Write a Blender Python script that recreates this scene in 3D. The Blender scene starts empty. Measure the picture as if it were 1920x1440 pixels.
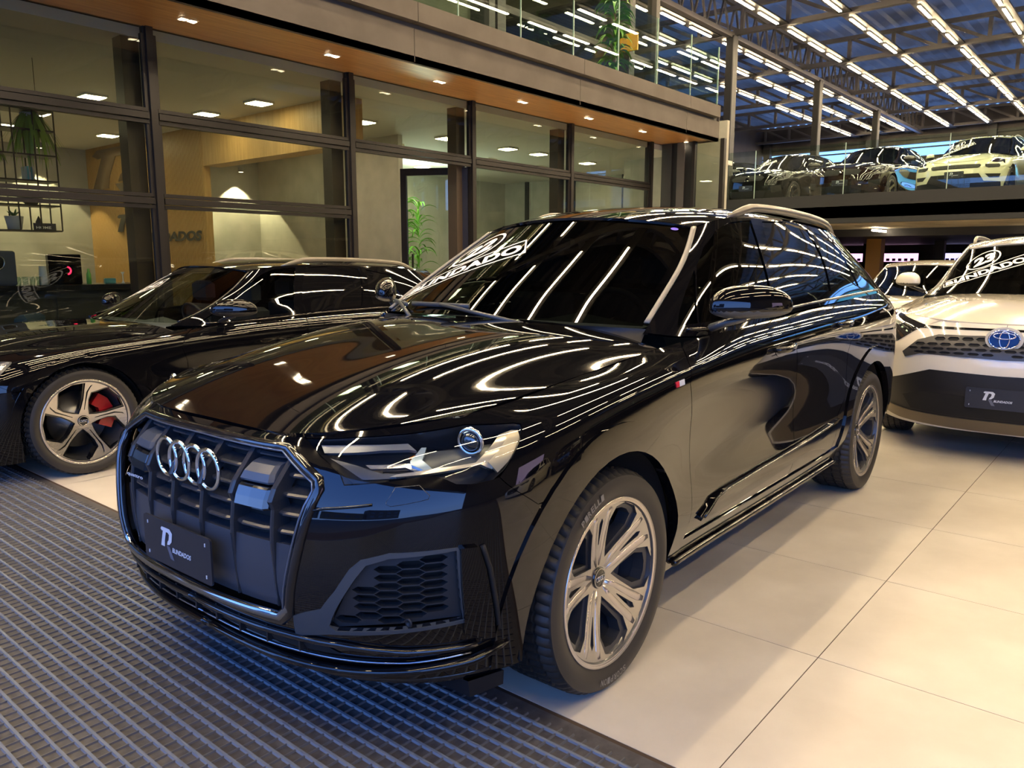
import bpy, bmesh, math, random
import numpy as np
from mathutils import Vector, Matrix
from mathutils.geometry import delaunay_2d_cdt

SC = bpy.context.scene
COL = SC.collection
R = math.radians
# ---------------------------------------------------------------- camera
cam = bpy.data.cameras.new('camera'); cam_o = bpy.data.objects.new('camera', cam); COL.objects.link(cam_o)
cam.sensor_width = 36; cam.lens = 1459.9 / 1920 * 36; cam.clip_start = .05; cam.clip_end = 300
def cam_axes(yaw, pitch, roll):
    f = Vector((math.cos(yaw) * math.cos(pitch), math.sin(yaw) * math.cos(pitch), -math.sin(pitch)))
    r = Vector((math.sin(yaw), -math.cos(yaw), 0)); u = r.cross(f)
    return r * math.cos(roll) + u * math.sin(roll), u * math.cos(roll) - r * math.sin(roll), f
_r, _u, _f = cam_axes(.696882, .157667, .000683)
cam_o.matrix_world = Matrix(((_r.x, _u.x, -_f.x, 0), (_r.y, _u.y, -_f.y, 0), (_r.z, _u.z, -_f.z, 1.428), (0, 0, 0, 1)))
SC.camera = cam_o
# ---------------------------------------------------------------- world: blue late-day sky outside the open front
W = bpy.data.worlds.new('world'); SC.world = W; W.use_nodes = True
_n = W.node_tree.nodes; _l = W.node_tree.links
_bg = _n['Background']; _bg.inputs[1].default_value = 2.1
_tc = _n.new('ShaderNodeTexCoord'); _sx = _n.new('ShaderNodeSeparateXYZ'); _l.new(_tc.outputs['Generated'], _sx.inputs[0])
_cr = _n.new('ShaderNodeValToRGB'); _l.new(_sx.outputs['Z'], _cr.inputs[0]); _l.new(_cr.outputs[0], _bg.inputs[0])
_e = _cr.color_ramp.elements
_e[0].position = 0.0; _e[0].color = (.42, .80, 1.9, 1); _e[1].position = .6; _e[1].color = (.16, .45, 1.5, 1)
_e2 = _cr.color_ramp.elements.new(.12); _e2.color = (.38, .80, 2.1, 1)
# ---------------------------------------------------------------- exposure
vs = SC.view_settings; vs.view_transform = 'Standard'; vs.look = 'None'; vs.gamma = 1; vs.exposure = 0.06
vs.use_curve_mapping = False
TUBE_POWER = 118.0          # ceiling LED fixtures
TUBE_COL = (1.0, .765, .465)
SC.cycles.use_denoising = True
SC.cycles.max_bounces = 8; SC.cycles.diffuse_bounces = 3; SC.cycles.glossy_bounces = 4
SC.cycles.transparent_max_bounces = 12; SC.cycles.transmission_bounces = 4
SC.cycles.sample_clamp_indirect = 6; SC.cycles.caustics_reflective = False; SC.cycles.caustics_refractive = False
random.seed(7)

ORD = ['nearest', 'second', 'third', 'fourth', 'fifth', 'sixth', 'seventh', 'eighth', 'ninth', 'tenth', 'eleventh', 'twelfth', 'thirteenth', 'fourteenth', 'fifteenth', 'sixteenth', 'seventeenth', 'eighteenth', 'nineteenth', 'twentieth', 'twenty-first', 'twenty-second', 'twenty-third', 'twenty-fourth', 'twenty-fifth', 'twenty-sixth', 'twenty-seventh', 'twenty-eighth']
# ---------------------------------------------------------------- surface patches
def spl(t, q):
    """natural cubic spline weights: rows for query points q over knots t"""
    t = np.asarray(t, float); n = len(t); h = np.diff(t)
    A = np.zeros((n, n)); B = np.zeros((n, n)); A[0, 0] = A[-1, -1] = 1
    for i in range(1, n - 1):
        A[i, i - 1] = h[i - 1]; A[i, i] = 2 * (h[i - 1] + h[i]); A[i, i + 1] = h[i]
        B[i, i - 1] = 6 / h[i - 1]; B[i, i] = -6 / h[i - 1] - 6 / h[i]; B[i, i + 1] = 6 / h[i]
    M = np.linalg.solve(A, B)
    q = np.atleast_1d(np.asarray(q, float)); k = np.clip(np.searchsorted(t, q) - 1, 0, n - 2)
    hh = h[k]; a = (t[k + 1] - q) / hh; b = 1 - a
    W = np.zeros((len(q), n)); r = np.arange(len(q))
    W[r, k] += a; W[r, k + 1] += b
    W += ((a ** 3 - a) * hh ** 2 / 6)[:, None] * M[k] + ((b ** 3 - b) * hh ** 2 / 6)[:, None] * M[k + 1]
    return W


def fair(P, t, lam, axis=0):
    """gentle fairing of node curves: penalise third divided differences"""
    n = len(t)
    if n < 5: return P
    D = np.eye(n)
    for k in (1, 2, 3):
        D = np.diff(D, axis=0) / ((t[k:] - t[:-k])[:, None] / k)
    A = np.linalg.inv(np.eye(n) + lam * D.T @ D)
    return np.moveaxis(np.tensordot(A, np.moveaxis(P, axis, 0), 1), 0, axis)


class Patch:
    """tensor spline surface. nodes[i][j] = (x, y, z); sym='s' / 'v' mirrors y across the first row / column"""
    def __init__(self, nodes, sym=None, flip=False, ls=0, lv=0):
        P = np.array(nodes, float); self.flip = flip
        d = np.linalg.norm(np.diff(P, axis=0), axis=2).mean(1); self.ts = np.concatenate([[0], np.cumsum(d)])
        d = np.linalg.norm(np.diff(P, axis=1), axis=2).mean(0); self.tv = np.concatenate([[0], np.cumsum(d)])
        self.smax, self.vmax = self.ts[-1], self.tv[-1]
        self.sk, self.vk = self.ts.copy(), self.tv.copy()
        if sym == 's':
            m = P[2:0:-1].copy(); m[..., 1] *= -1
            self.ts = np.concatenate([-self.ts[2:0:-1], self.ts]); P = np.concatenate([m, P], 0)
        if sym == 'v':
            m = P[:, :0:-1].copy(); m[..., 1] *= -1
            self.tv = np.concatenate([-self.tv[:0:-1], self.tv]); P = np.concatenate([m, P], 1)
        if ls: P = fair(P, self.ts, ls, 0)
        if lv: P = fair(P, self.tv, lv, 1)
        self.P = P

    def ev(self, s, v):
        s = np.atleast_1d(np.asarray(s, float)); v = np.atleast_1d(np.asarray(v, float))
        return np.einsum('qi,ijk,qj->qk', spl(self.ts, s), self.P, spl(self.tv, v))

    def nrm(self, s, v):
        e = 2e-3
        s = np.atleast_1d(np.asarray(s, float)); v = np.atleast_1d(np.asarray(v, float))
        n = np.cross(self.ev(s + e, v) - self.ev(s - e, v), self.ev(s, v + e) - self.ev(s, v - e))
        n /= np.maximum(np.linalg.norm(n, axis=1), 1e-12)[:, None]
        return -n if self.flip else n

    def sv(self, i, j):
        """node index (may be fractional) -> (s, v)"""
        return (float(np.interp(i, range(len(self.sk)), self.sk)), float(np.interp(j, range(len(self.vk)), self.vk)))

    def solve(self, f, s0, v0, it=12):
        """find (s, v) where the 2-vector f(point) = 0"""
        x = np.array([s0, v0], float)
        for _ in range(it):
            r = f(self.ev(x[0], x[1])[0]); e = 1e-4
            J = np.array([(f(self.ev(x[0] + e, x[1])[0]) - r) / e, (f(self.ev(x[0], x[1] + e)[0]) - r) / e]).T
            try: dx = np.linalg.solve(J, -r)
            except Exception: break
            x += np.clip(dx, -.15, .15)
        return x

    def at_xz(self, x, z):
        if not hasattr(self, '_g'):
            S, V = np.meshgrid(np.linspace(0, self.smax, 90), np.linspace(0, self.vmax, 30), indexing='ij')
            self._g = (S.ravel(), V.ravel(), self.ev(S.ravel(), V.ravel()))
        S, V, Q = self._g; n = self.side_from if hasattr(self, 'side_from') else -1
        d = (Q[:, 0] - x) ** 2 + (Q[:, 2] - z) ** 2 + (S < n) * 9
        k = d.argmin(); return self.solve(lambda p: np.array([p[0] - x, p[2] - z]), S[k], V[k])

    def at_yz(self, y, z):
        self.at_xz(0, 0); S, V, Q = self._g
        d = (Q[:, 1] - y) ** 2 + (Q[:, 2] - z) ** 2 + (Q[:, 0] < 0) * 9
        k = d.argmin(); return self.solve(lambda p: np.array([p[1] - y, p[2] - z]), S[k], V[k])
# ---------------------------------------------------------------- materials
MATS = {}
def mat(name, col=(.5, .5, .5), rough=.5, metal=0, coat=0, emit=None, es=1, spec=.5, alpha=1, aniso=0):
    if name in MATS: return MATS[name]
    m = bpy.data.materials.new(name); m.use_nodes = True
    b = m.node_tree.nodes['Principled BSDF']
    b.inputs['Base Color'].default_value = (*col, 1); b.inputs['Roughness'].default_value = rough
    b.inputs['Metallic'].default_value = metal; b.inputs['Coat Weight'].default_value = coat
    b.inputs['Coat Roughness'].default_value = .02; b.inputs['Specular IOR Level'].default_value = spec
    if emit: b.inputs['Emission Color'].default_value = (*emit, 1); b.inputs['Emission Strength'].default_value = es
    MATS[name] = m; return m
def noise_mix(m, c1, c2, scale, detail=4, rough_rng=None, stretch=None, bump=0, lo=.35, hi=.65):
    """procedural colour variation in object space"""
    nt = m.node_tree; b = nt.nodes['Principled BSDF']; N = nt.nodes.new; L = nt.links.new
    tc = N('ShaderNodeTexCoord'); mp = N('ShaderNodeMapping'); nz = N('ShaderNodeTexNoise'); cr = N('ShaderNodeValToRGB')
    L(tc.outputs['Object'], mp.inputs[0]); L(mp.outputs[0], nz.inputs['Vector']); L(nz.outputs['Fac'], cr.inputs[0])
    if stretch: mp.inputs['Scale'].default_value = stretch
    nz.inputs['Scale'].default_value = scale; nz.inputs['Detail'].default_value = detail
    cr.color_ramp.elements[0].position = lo; cr.color_ramp.elements[0].color = (*c1, 1)
    cr.color_ramp.elements[1].position = hi; cr.color_ramp.elements[1].color = (*c2, 1)
    L(cr.outputs[0], b.inputs['Base Color'])
    if rough_rng:
        mr = N('ShaderNodeMapRange'); L(nz.outputs['Fac'], mr.inputs[0])
        mr.inputs[3].default_value, mr.inputs[4].default_value = rough_rng; L(mr.outputs[0], b.inputs['Roughness'])
    if bump:
        bp = N('ShaderNodeBump'); bp.inputs['Strength'].default_value = bump; bp.inputs['Distance'].default_value = .01
        L(nz.outputs['Fac'], bp.inputs['Height']); L(bp.outputs[0], b.inputs['Normal'])
    return m
def glass(name, tint, ior=1.5, rough=0.0, refl=(1, 1, 1)):
    """thin pane: see-through with Fresnel reflection"""
    if name in MATS: return MATS[name]
    m = bpy.data.materials.new(name); m.use_nodes = True; nt = m.node_tree; nt.nodes.clear(); N = nt.nodes.new; L = nt.links.new
    o = N('ShaderNodeOutputMaterial'); mx = N('ShaderNodeMixShader'); fr = N('ShaderNodeFresnel'); t = N('ShaderNodeBsdfTransparent'); g = N('ShaderNodeBsdfGlossy')
    fr.inputs[0].default_value = ior; t.inputs[0].default_value = (*tint, 1); g.inputs['Roughness'].default_value = rough; g.inputs[0].default_value = (*refl, 1)
    geo = N('ShaderNodeNewGeometry'); mr = N('ShaderNodeMapRange'); L(geo.outputs['Backfacing'], mr.inputs[0])   # same reflectance on both faces of the pane
    mr.inputs[3].default_value = ior; mr.inputs[4].default_value = 1 / ior; L(mr.outputs[0], fr.inputs[0])
    L(fr.outputs[0], mx.inputs[0]); L(t.outputs[0], mx.inputs[1]); L(g.outputs[0], mx.inputs[2]); L(mx.outputs[0], o.inputs[0])
    MATS[name] = m; return m

BLACK = mat('black gloss paint', (.003, .003, .004), .04, 0, 1, spec=.08)
GLOSS = mat('gloss black plastic', (.006, .006, .007), .10, 0, .6)
SATIN = mat('satin black plastic', (.014, .014, .016), .45, spec=.35)
DARK = mat('matt black', (.006, .006, .006), .8)
GREYSAT = mat('satin grey plastic', (.055, .06, .066), .42)
STRIP = mat('grey pillar strip', (.22, .20, .17), .35)
WHITE = mat('white pearl paint', (.80, .75, .64), .12, 0, 1)
CREAM = mat('cream white paint', (.72, .72, .50), .12, 0, 1)
CHROME = mat('chrome', (.85, .86, .88), .06, 1)
ALU = mat('machined aluminium', (.62, .60, .57), .22, 1)
ALU2 = mat('bright machined aluminium', (.80, .74, .66), .25, .9)
RIMDARK = mat('anthracite rim paint', (.045, .047, .052), .35, .3, .3)
TYRE = mat('tyre rubber', (.022, .020, .018), .5)
TYRETXT = mat('tyre lettering', (.20, .19, .17), .5)
DISC = mat('brake disc steel', (.28, .28, .28), .35, 1)
RED = mat('red caliper', (.45, .008, .012), .25, 0, .5)
STICK = mat('white vinyl', (.92, .90, .86), .5, emit=None)
PLATE = mat('dark plate', (.018, .020, .028), .35)
PLATEW = mat('plate silver print', (.62, .66, .72), .35)
PLATEG = mat('plate grey print', (.12, .13, .17), .35)
TINT = glass('tinted armoured glass', (.10, .12, .12), 1.55)
LAMPGLASS = glass('headlight lens', (.93, .95, .97), 1.42)
DARKGLASS = mat('privacy glass', (.003, .003, .004), .02, 0, 1, spec=.8)
BADGEBLUE = mat('blue enamel', (.004, .06, .30), .12, .3, 1)
INTER = mat('car interior leather', (.035, .036, .034), .55)
INTERG = mat('car dashboard', (.06, .068, .06), .6)
TAIL = mat('red tail lens', (.25, .004, .006), .08, 0, 1)

# ---------------------------------------------------------------- objects and meshes
def link(name, me, parent=None, loc=None, rot=None):
    o = bpy.data.objects.new(name, me); COL.objects.link(o)
    if parent is not None: o.parent = parent
    if loc is not None: o.location = loc
    if rot is not None: o.rotation_euler = rot
    return o
def tag(o, label=None, cat=None, group=None, kind=None):
    if label: o['label'] = label
    if cat: o['category'] = cat
    if group: o['group'] = group
    if kind: o['kind'] = kind
    return o
def empty(name, loc=(0, 0, 0), rz=0):
    o = bpy.data.objects.new(name, None); COL.objects.link(o); o.location = loc; o.rotation_euler = (0, 0, rz)
    o.empty_display_size = .2; return o
def copy_tree(o, parent=None):
    c = o.copy(); COL.objects.link(c)
    if parent is not None: c.parent = parent
    for ch in KIDS.get(o.name, []) if False else [x for x in o.children]: copy_tree(ch, c)
    return c
class MB:
    """mesh collector"""
    def __init__(s): s.v = []; s.f = []; s.mi = []; s.sm = []
    def add(s, vs, fs, mi=0, smooth=False):
        b = len(s.v); s.v += [tuple(map(float, v)) for v in vs]; s.f += [tuple(i + b for i in f) for f in fs]
        s.mi += [mi] * len(fs); s.sm += [smooth] * len(fs); return s
    def box(s, x0, x1, y0, y1, z0, z1, mi=0, M=None, bev=0):
        if bev:
            b = bev; V = []; 
            for z, k in ((z0, b), (z0 + b, 0), (z1 - b, 0), (z1, b)):
                for (x, y) in ((x0, y0), (x1, y0), (x1, y1), (x0, y1)):
                    V.append((x + (k if x == x0 else -k), y + (k if y == y0 else -k), z))
            F = [(3, 2, 1, 0), (12, 13, 14, 15)] + [(i * 4 + j, i * 4 + (j + 1) % 4, i * 4 + 4 + (j + 1) % 4, i * 4 + 4 + j) for i in range(3) for j in range(4)]
        else:
            V = [(x0, y0, z0), (x1, y0, z0), (x1, y1, z0), (x0, y1, z0), (x0, y0, z1), (x1, y0, z1), (x1, y1, z1), (x0, y1, z1)]
            F = [(3, 2, 1, 0), (4, 5, 6, 7), (0, 1, 5, 4), (1, 2, 6, 5), (2, 3, 7, 6), (3, 0, 4, 7)]
        if M is not None: V = [M @ Vector(v) for v in V]
        return s.add(V, F, mi)
    def bar(s, a, b, w, h=None, mi=0, up=(0, 0, 1)):
        """square bar from a to b"""
        a, b = Vector(a), Vector(b); h = h or w; d = (b - a).normalized(); u = Vector(up)
        if abs(d.dot(u)) > .98: u = Vector((1, 0, 0))
        x = d.cross(u).normalized(); y = x.cross(d)
        V = [p + x * (i * w / 2) + y * (j * h / 2) for p in (a, b) for i, j in ((-1, -1), (1, -1), (1, 1), (-1, 1))]
        return s.add(V, [(3, 2, 1, 0), (4, 5, 6, 7), (0, 1, 5, 4), (1, 2, 6, 5), (2, 3, 7, 6), (3, 0, 4, 7)], mi)
    def tube(s, pts, rad, n=10, mi=0, closed=False, flat=1.0, up=None, cap=True):
        pts = [Vector(p) for p in pts]; m = len(pts); V = []; F = []
        rad = rad if isinstance(rad, (list, tuple)) else [rad] * m
        prev = None
        for i, p in enumerate(pts):
            if closed: d = pts[(i + 1) % m] - pts[i - 1]
            else: d = pts[min(i + 1, m - 1)] - pts[max(i - 1, 0)]
            d.normalize()
            u = Vector(up) if up is not None else (prev if prev is not None else (Vector((0, 0, 1)) if abs(d.z) < .9 else Vector((1, 0, 0))))
            x = d.cross(u).normalized(); y = x.cross(d).normalized(); prev = y
            for k in range(n):
                a = 2 * math.pi * k / n; V.append(p + x * math.cos(a) * rad[i] + y * math.sin(a) * rad[i] * flat)
        for i in range(m if closed else m - 1):
            j = (i + 1) % m
            F += [(i * n + k, i * n + (k + 1) % n, j * n + (k + 1) % n, j * n + k) for k in range(n)]
        if cap and not closed: F += [tuple(range(n))[::-1], tuple((m - 1) * n + k for k in range(n))]
        return s.add(V, F, mi, True)
    def lathe(s, prof, n=48, axis='y', mi=0, c=(0, 0, 0), smooth=True, close=False):
        """prof = [(radius, height)] turned about an axis through c"""
        V = []; m = len(prof)
        for k in range(n):
            a = 2 * math.pi * k / n; ca, sa = math.cos(a), math.sin(a)
            for r, h in prof:
                q = {'y': (r * ca, h, r * sa), 'z': (r * ca, r * sa, h), 'x': (h, r * ca, r * sa)}[axis]
                V.append((q[0] + c[0], q[1] + c[1], q[2] + c[2]))
        F = [(k * m + i, k * m + i + 1, ((k + 1) % n) * m + i + 1, ((k + 1) % n) * m + i) for k in range(n) for i in range(m - 1)]
        if axis != 'y': F = [f[::-1] for f in F]
        return s.add(V, F, mi, smooth)
    def prism(s, poly, z0, z1, M=None, mi=0):
        """poly in XY extruded z0..z1, then transformed by M"""
        n = len(poly); V = [Vector((x, y, z0)) for x, y in poly] + [Vector((x, y, z1)) for x, y in poly]
        F = [tuple(range(n))[::-1], tuple(range(n, 2 * n))] + [(i, (i + 1) % n, n + (i + 1) % n, n + i) for i in range(n)]
        if M is not None: V = [M @ v for v in V]
        return s.add(V, F, mi)
    def mesh(s, name, mats):
        me = bpy.data.meshes.new(name); me.from_pydata(s.v, [], s.f)
        for m in (mats if isinstance(mats, (list, tuple)) else [mats]): me.materials.append(m)
        me.polygons.foreach_set('material_index', s.mi); me.polygons.foreach_set('use_smooth', s.sm)
        me.update(); return me
    def build(s, name, mats, parent=None, loc=None, rot=None):
        return link(name, s.mesh(name, mats), parent, loc, rot)
def smooth_by_angle(me, deg=35):
    bm = bmesh.new(); bm.from_mesh(me)
    for f in bm.faces: f.smooth = True
    for e in bm.edges:
        if len(e.link_faces) == 2 and e.calc_face_angle(0) > R(deg): e.smooth = False
    bm.to_mesh(me); bm.free(); return me

# ---------------------------------------------------------------- trimmed panels on patches
def densify(poly, ds, closed=True):
    out = []; n = len(poly)
    for i in range(n if closed else n - 1):
        a, b = poly[i], poly[(i + 1) % n]; k = max(1, int(math.ceil(math.dist(a, b) / ds)))
        out += [(a[0] + (b[0] - a[0]) * t / k, a[1] + (b[1] - a[1]) * t / k) for t in range(k)]
    if not closed: out.append(tuple(poly[-1]))
    return out
def area2(p): return sum(p[i][0] * p[(i + 1) % len(p)][1] - p[(i + 1) % len(p)][0] * p[i][1] for i in range(len(p)))
def inset(poly, d):
    if not d: return list(poly)
    P = list(poly) if area2(poly) > 0 else list(poly)[::-1]; n = len(P); out = []
    for i in range(n):
        a, b, c = P[i - 1], P[i], P[(i + 1) % n]
        n1 = np.array([-(b[1] - a[1]), b[0] - a[0]], float); n2 = np.array([-(c[1] - b[1]), c[0] - b[0]], float)
        n1 /= max(np.linalg.norm(n1), 1e-9); n2 /= max(np.linalg.norm(n2), 1e-9)
        m = n1 + n2; k = max(m @ m, .5); out.append((b[0] + 2 * d * m[0] / k, b[1] + 2 * d * m[1] / k))
    return out
def inside(pts, poly):
    x, y = pts[:, 0], pts[:, 1]; c = np.zeros(len(pts), bool); n = len(poly)
    for i in range(n):
        x1, y1 = poly[i]; x2, y2 = poly[i - 1]
        if y1 == y2: continue
        k = ((y1 > y) != (y2 > y)) & (x < (x2 - x1) * (y - y1) / (y2 - y1) + x1); c ^= k
    return c
def flatmesh(outer, holes=(), ds=.03, grid=True):
    """triangulated 2D region -> (verts, tris, boundary loops)"""
    loops = [densify(outer, ds)] + [densify(h, ds) for h in holes]
    V = []; E = []; L = []
    for l in loops:
        b = len(V); V += l; L.append(list(range(b, b + len(l)))); E += [(b + i, b + (i + 1) % len(l)) for i in range(len(l))]
    if grid:
        o = np.array(loops[0]); x0, y0 = o.min(0); x1, y1 = o.max(0)
        gx = np.arange(x0 + ds / 2, x1, ds); gy = np.arange(y0 + ds / 2, y1, ds)
        if len(gx) and len(gy):
            G = np.stack(np.meshgrid(gx, gy, indexing='ij'), -1).reshape(-1, 2)
            k = inside(G, loops[0])
            for h in loops[1:]: k &= ~inside(G, h)
            G = G[k]
            if len(G):
                B = np.array(V); dm = np.full(len(G), 9.)
                for i in range(0, len(B), 200): dm = np.minimum(dm, np.linalg.norm(G[:, None] - B[None, i:i + 200], axis=2).min(1))
                V += [tuple(g) for g in G[dm > ds * .4]]
    r = delaunay_2d_cdt([Vector(v) for v in V], E, [], 0, 1e-6, True)
    vs = np.array([tuple(v) for v in r[0]]); F = [tuple(f) for f in r[2]]
    c = np.array([vs[list(f)].mean(0) for f in F]); k = inside(c, loops[0])
    for h in loops[1:]: k &= ~inside(c, h)
    F = [f for f, q in zip(F, k) if q]
    m = {}
    for new, olds in enumerate(r[3]):
        for o_ in olds: m[o_] = new
    return vs, F, [[m[i] for i in l if i in m] for l in L]
class Geo:
    """collects trimmed surface pieces with their own normals"""
    def __init__(s): s.v = []; s.n = []; s.f = []
    def put(s, v, n, f):
        b = len(s.v); s.v += list(map(tuple, v)); s.n += list(map(tuple, n)); s.f += [tuple(i + b for i in q) for q in f]
    def build(s, name, m, parent=None):
        me = bpy.data.meshes.new(name); me.from_pydata(s.v, [], s.f); me.materials.append(m)
        me.polygons.foreach_set('use_smooth', [True] * len(s.f)); me.update()
        me.normals_split_custom_set_from_vertices(s.n)
        return link(name, me, parent)
def panel_geo(g, patch, outer, holes=(), ds=.03, off=0., rim=.012, side=1, ins=0.):
    outer = inset(outer, ins); holes = [inset(h, -ins) for h in holes]
    vs, F, L = flatmesh(outer, holes, ds)
    P = patch.ev(vs[:, 0], vs[:, 1]); N = patch.nrm(vs[:, 0], vs[:, 1])
    P = P + N * off
    a, b, c = (np.array([P[f[i]] for f in F]) for i in range(3))
    w = np.cross(b - a, c - a); nn = np.array([N[f[0]] for f in F]); flip = (w * nn).sum(1) < 0
    F = [f[::-1] if k else f for f, k in zip(F, flip)]
    M = np.array([1, side, 1])
    fl = (lambda f: f) if side > 0 else (lambda f: f[::-1])
    g.put(P * M, N * M, [fl(f) for f in F])
    if rim:
        for l in L:
            if len(l) < 3: continue
            p = P[l]; n_ = N[l]; q = p - n_ * rim
            t = np.roll(p, -1, 0) - np.roll(p, 1, 0); o = np.cross(t, n_)
            o /= np.maximum(np.linalg.norm(o, axis=1), 1e-9)[:, None]
            # outward test in the 2D domain
            k = len(l); ii = [(i, (i + 1) % k, k + (i + 1) % k, k + i) for i in range(k)]
            e = vs[l]; 
            ar = area2([tuple(x) for x in e]); mid = e[0] * .5 + e[1] * .5; d = e[1] - e[0]; nr = np.array([d[1], -d[0]]) * 1e-3 / max(np.linalg.norm(d), 1e-9)
            solid_left = inside(np.array([mid - nr]), [tuple(x) for x in vs[L[0]]])[0] and not any(inside(np.array([mid - nr]), [tuple(x) for x in vs[h]])[0] for h in L[1:])
            # make the face normals agree with o pointing away from the solid
            inn = (P[F[0][0]] * 0)
            tgt = patch.ev(*(mid + nr * 5))[0] - patch.ev(*(mid - nr * 5))[0]
            if not solid_left: tgt = -tgt
            if o[0] @ tgt < 0: o = -o
            fn = np.cross(p[1] - p[0], q[1] - p[0])
            if fn @ o[0] < 0: ii = [x[::-1] for x in ii]
            g.put(np.concatenate([p, q]) * M, np.concatenate([o, o]) * M, [fl(x) for x in ii])
    return g
def panel(name, m, parent, patch, outer, holes=(), both=True, one=False, **kw):
    """both: a left and a right object; one: a single object holding both halves"""
    if one:
        g = Geo(); panel_geo(g, patch, outer, holes, side=1, **kw); panel_geo(g, patch, outer, holes, side=-1, **kw)
        return g.build(name, m, parent)
    o = panel_geo(Geo(), patch, outer, holes, side=1, **kw).build(name, m, parent)
    if both: return o, panel_geo(Geo(), patch, outer, holes, side=-1, **kw).build(name, m, parent)
    return o
def idx(patch, pts):
    def one(i, kn):
        n = len(kn) - 1; s = 1
        if i < -.3: i = -i; s = -1
        if i > n: return s * (kn[-1] + (i - n) * (kn[-1] - kn[-2]))
        if i < 0: return i * (kn[1] - kn[0])
        return s * float(np.interp(i, range(n + 1), kn))
    return [(one(a, patch.sk), one(b, patch.vk)) for a, b in pts]
def ribbon_pts(patch, pts, off=0, side=1, n=8):
    """3D points along a smooth path given in (s, v)"""
    q = densify(pts, 1e9, False); q = np.array(densify(q, .03, False))
    P = patch.ev(q[:, 0], q[:, 1]) + patch.nrm(q[:, 0], q[:, 1]) * off
    return [Vector(p * [1, side, 1]) for p in P]

# ---------------------------------------------------------------- lettering
_FC = {}
def glyph_mesh(txt, bold=.02, shear=0, space=1.0):
    k = (txt, bold, shear, space)
    if k in _FC: return _FC[k]
    cu = bpy.data.curves.new('t', 'FONT'); cu.body = txt; cu.offset = bold; cu.shear = shear; cu.space_character = space; cu.resolution_u = 4
    o = bpy.data.objects.new('t', cu); COL.objects.link(o)
    dg = bpy.context.evaluated_depsgraph_get(); me = bpy.data.meshes.new_from_object(o.evaluated_get(dg))
    V = np.array([v.co[:] for v in me.vertices]); F = [tuple(p.vertices) for p in me.polygons]
    bpy.data.objects.remove(o); bpy.data.curves.remove(cu); bpy.data.meshes.remove(me)
    V = V[:, :2]; lo, hi = V.min(0), V.max(0); V = (V - lo) / (hi - lo)
    _FC[k] = (V, F, (hi - lo)[0] / (hi - lo)[1]); return _FC[k]
def text_on(fn, txt, box, g, **kw):
    """put text into unit box (x0, x1, y0, y1); fn maps (u, w) -> (point, normal)"""
    V, F, _ = glyph_mesh(txt, **kw); x0, x1, y0, y1 = box
    P, N = fn(x0 + (x1 - x0) * V[:, 0], y0 + (y1 - y0) * V[:, 1])
    f0 = F[0]; w = np.cross(P[f0[1]] - P[f0[0]], P[f0[2]] - P[f0[0]])
    if w @ N[f0[0]] < 0: F = [f[::-1] for f in F]
    g.put(P, N, F)
def plane_fn(o, ax, ay, nrm):
    o, ax, ay, nrm = (np.array(q, float) for q in (o, ax, ay, nrm))
    return lambda u, w: (o + np.outer(u, ax) + np.outer(w, ay), np.tile(nrm, (len(u), 1)))
R_UP = [(0, .42), (.30, .42), (.36, .62), (.20, .62), (.18, .50), (.08, .5), (.27, 1), (.80, 1), (.92, .90), (.84, .62), (.66, .50), (.56, .5), (.50, .64), (.62, .66), (.67, .80), (.52, .84), (.42, .84)]
def r_logo(fn, g1, g2, box):
    """slanted capital R emblem: bright bowl with a darker leg"""
    x0, x1, y0, y1 = box
    def put(poly, g):
        vs, F, _ = flatmesh(poly, ds=9, grid=False); P, N = fn(x0 + (x1 - x0) * vs[:, 0], y0 + (y1 - y0) * vs[:, 1])
        w = np.cross(P[F[0][1]] - P[F[0][0]], P[F[0][2]] - P[F[0][0]])
        g.put(P, N, [f[::-1] for f in F] if w @ N[F[0][0]] < 0 else F)
    put([(.13, .92), (.22, 1), (.80, 1), (.97, .88), (.90, .60), (.72, .47), (.55, .45), (.60, .56), (.68, .62), (.74, .80), (.66, .86), (.52, .86), (.40, .55), (.37, .36), (.10, .36), (.30, .88), (.22, .86)], g1)
    put([(.50, .42), (.74, .42), (1.02, .0), (.76, .02)], g2)
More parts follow.
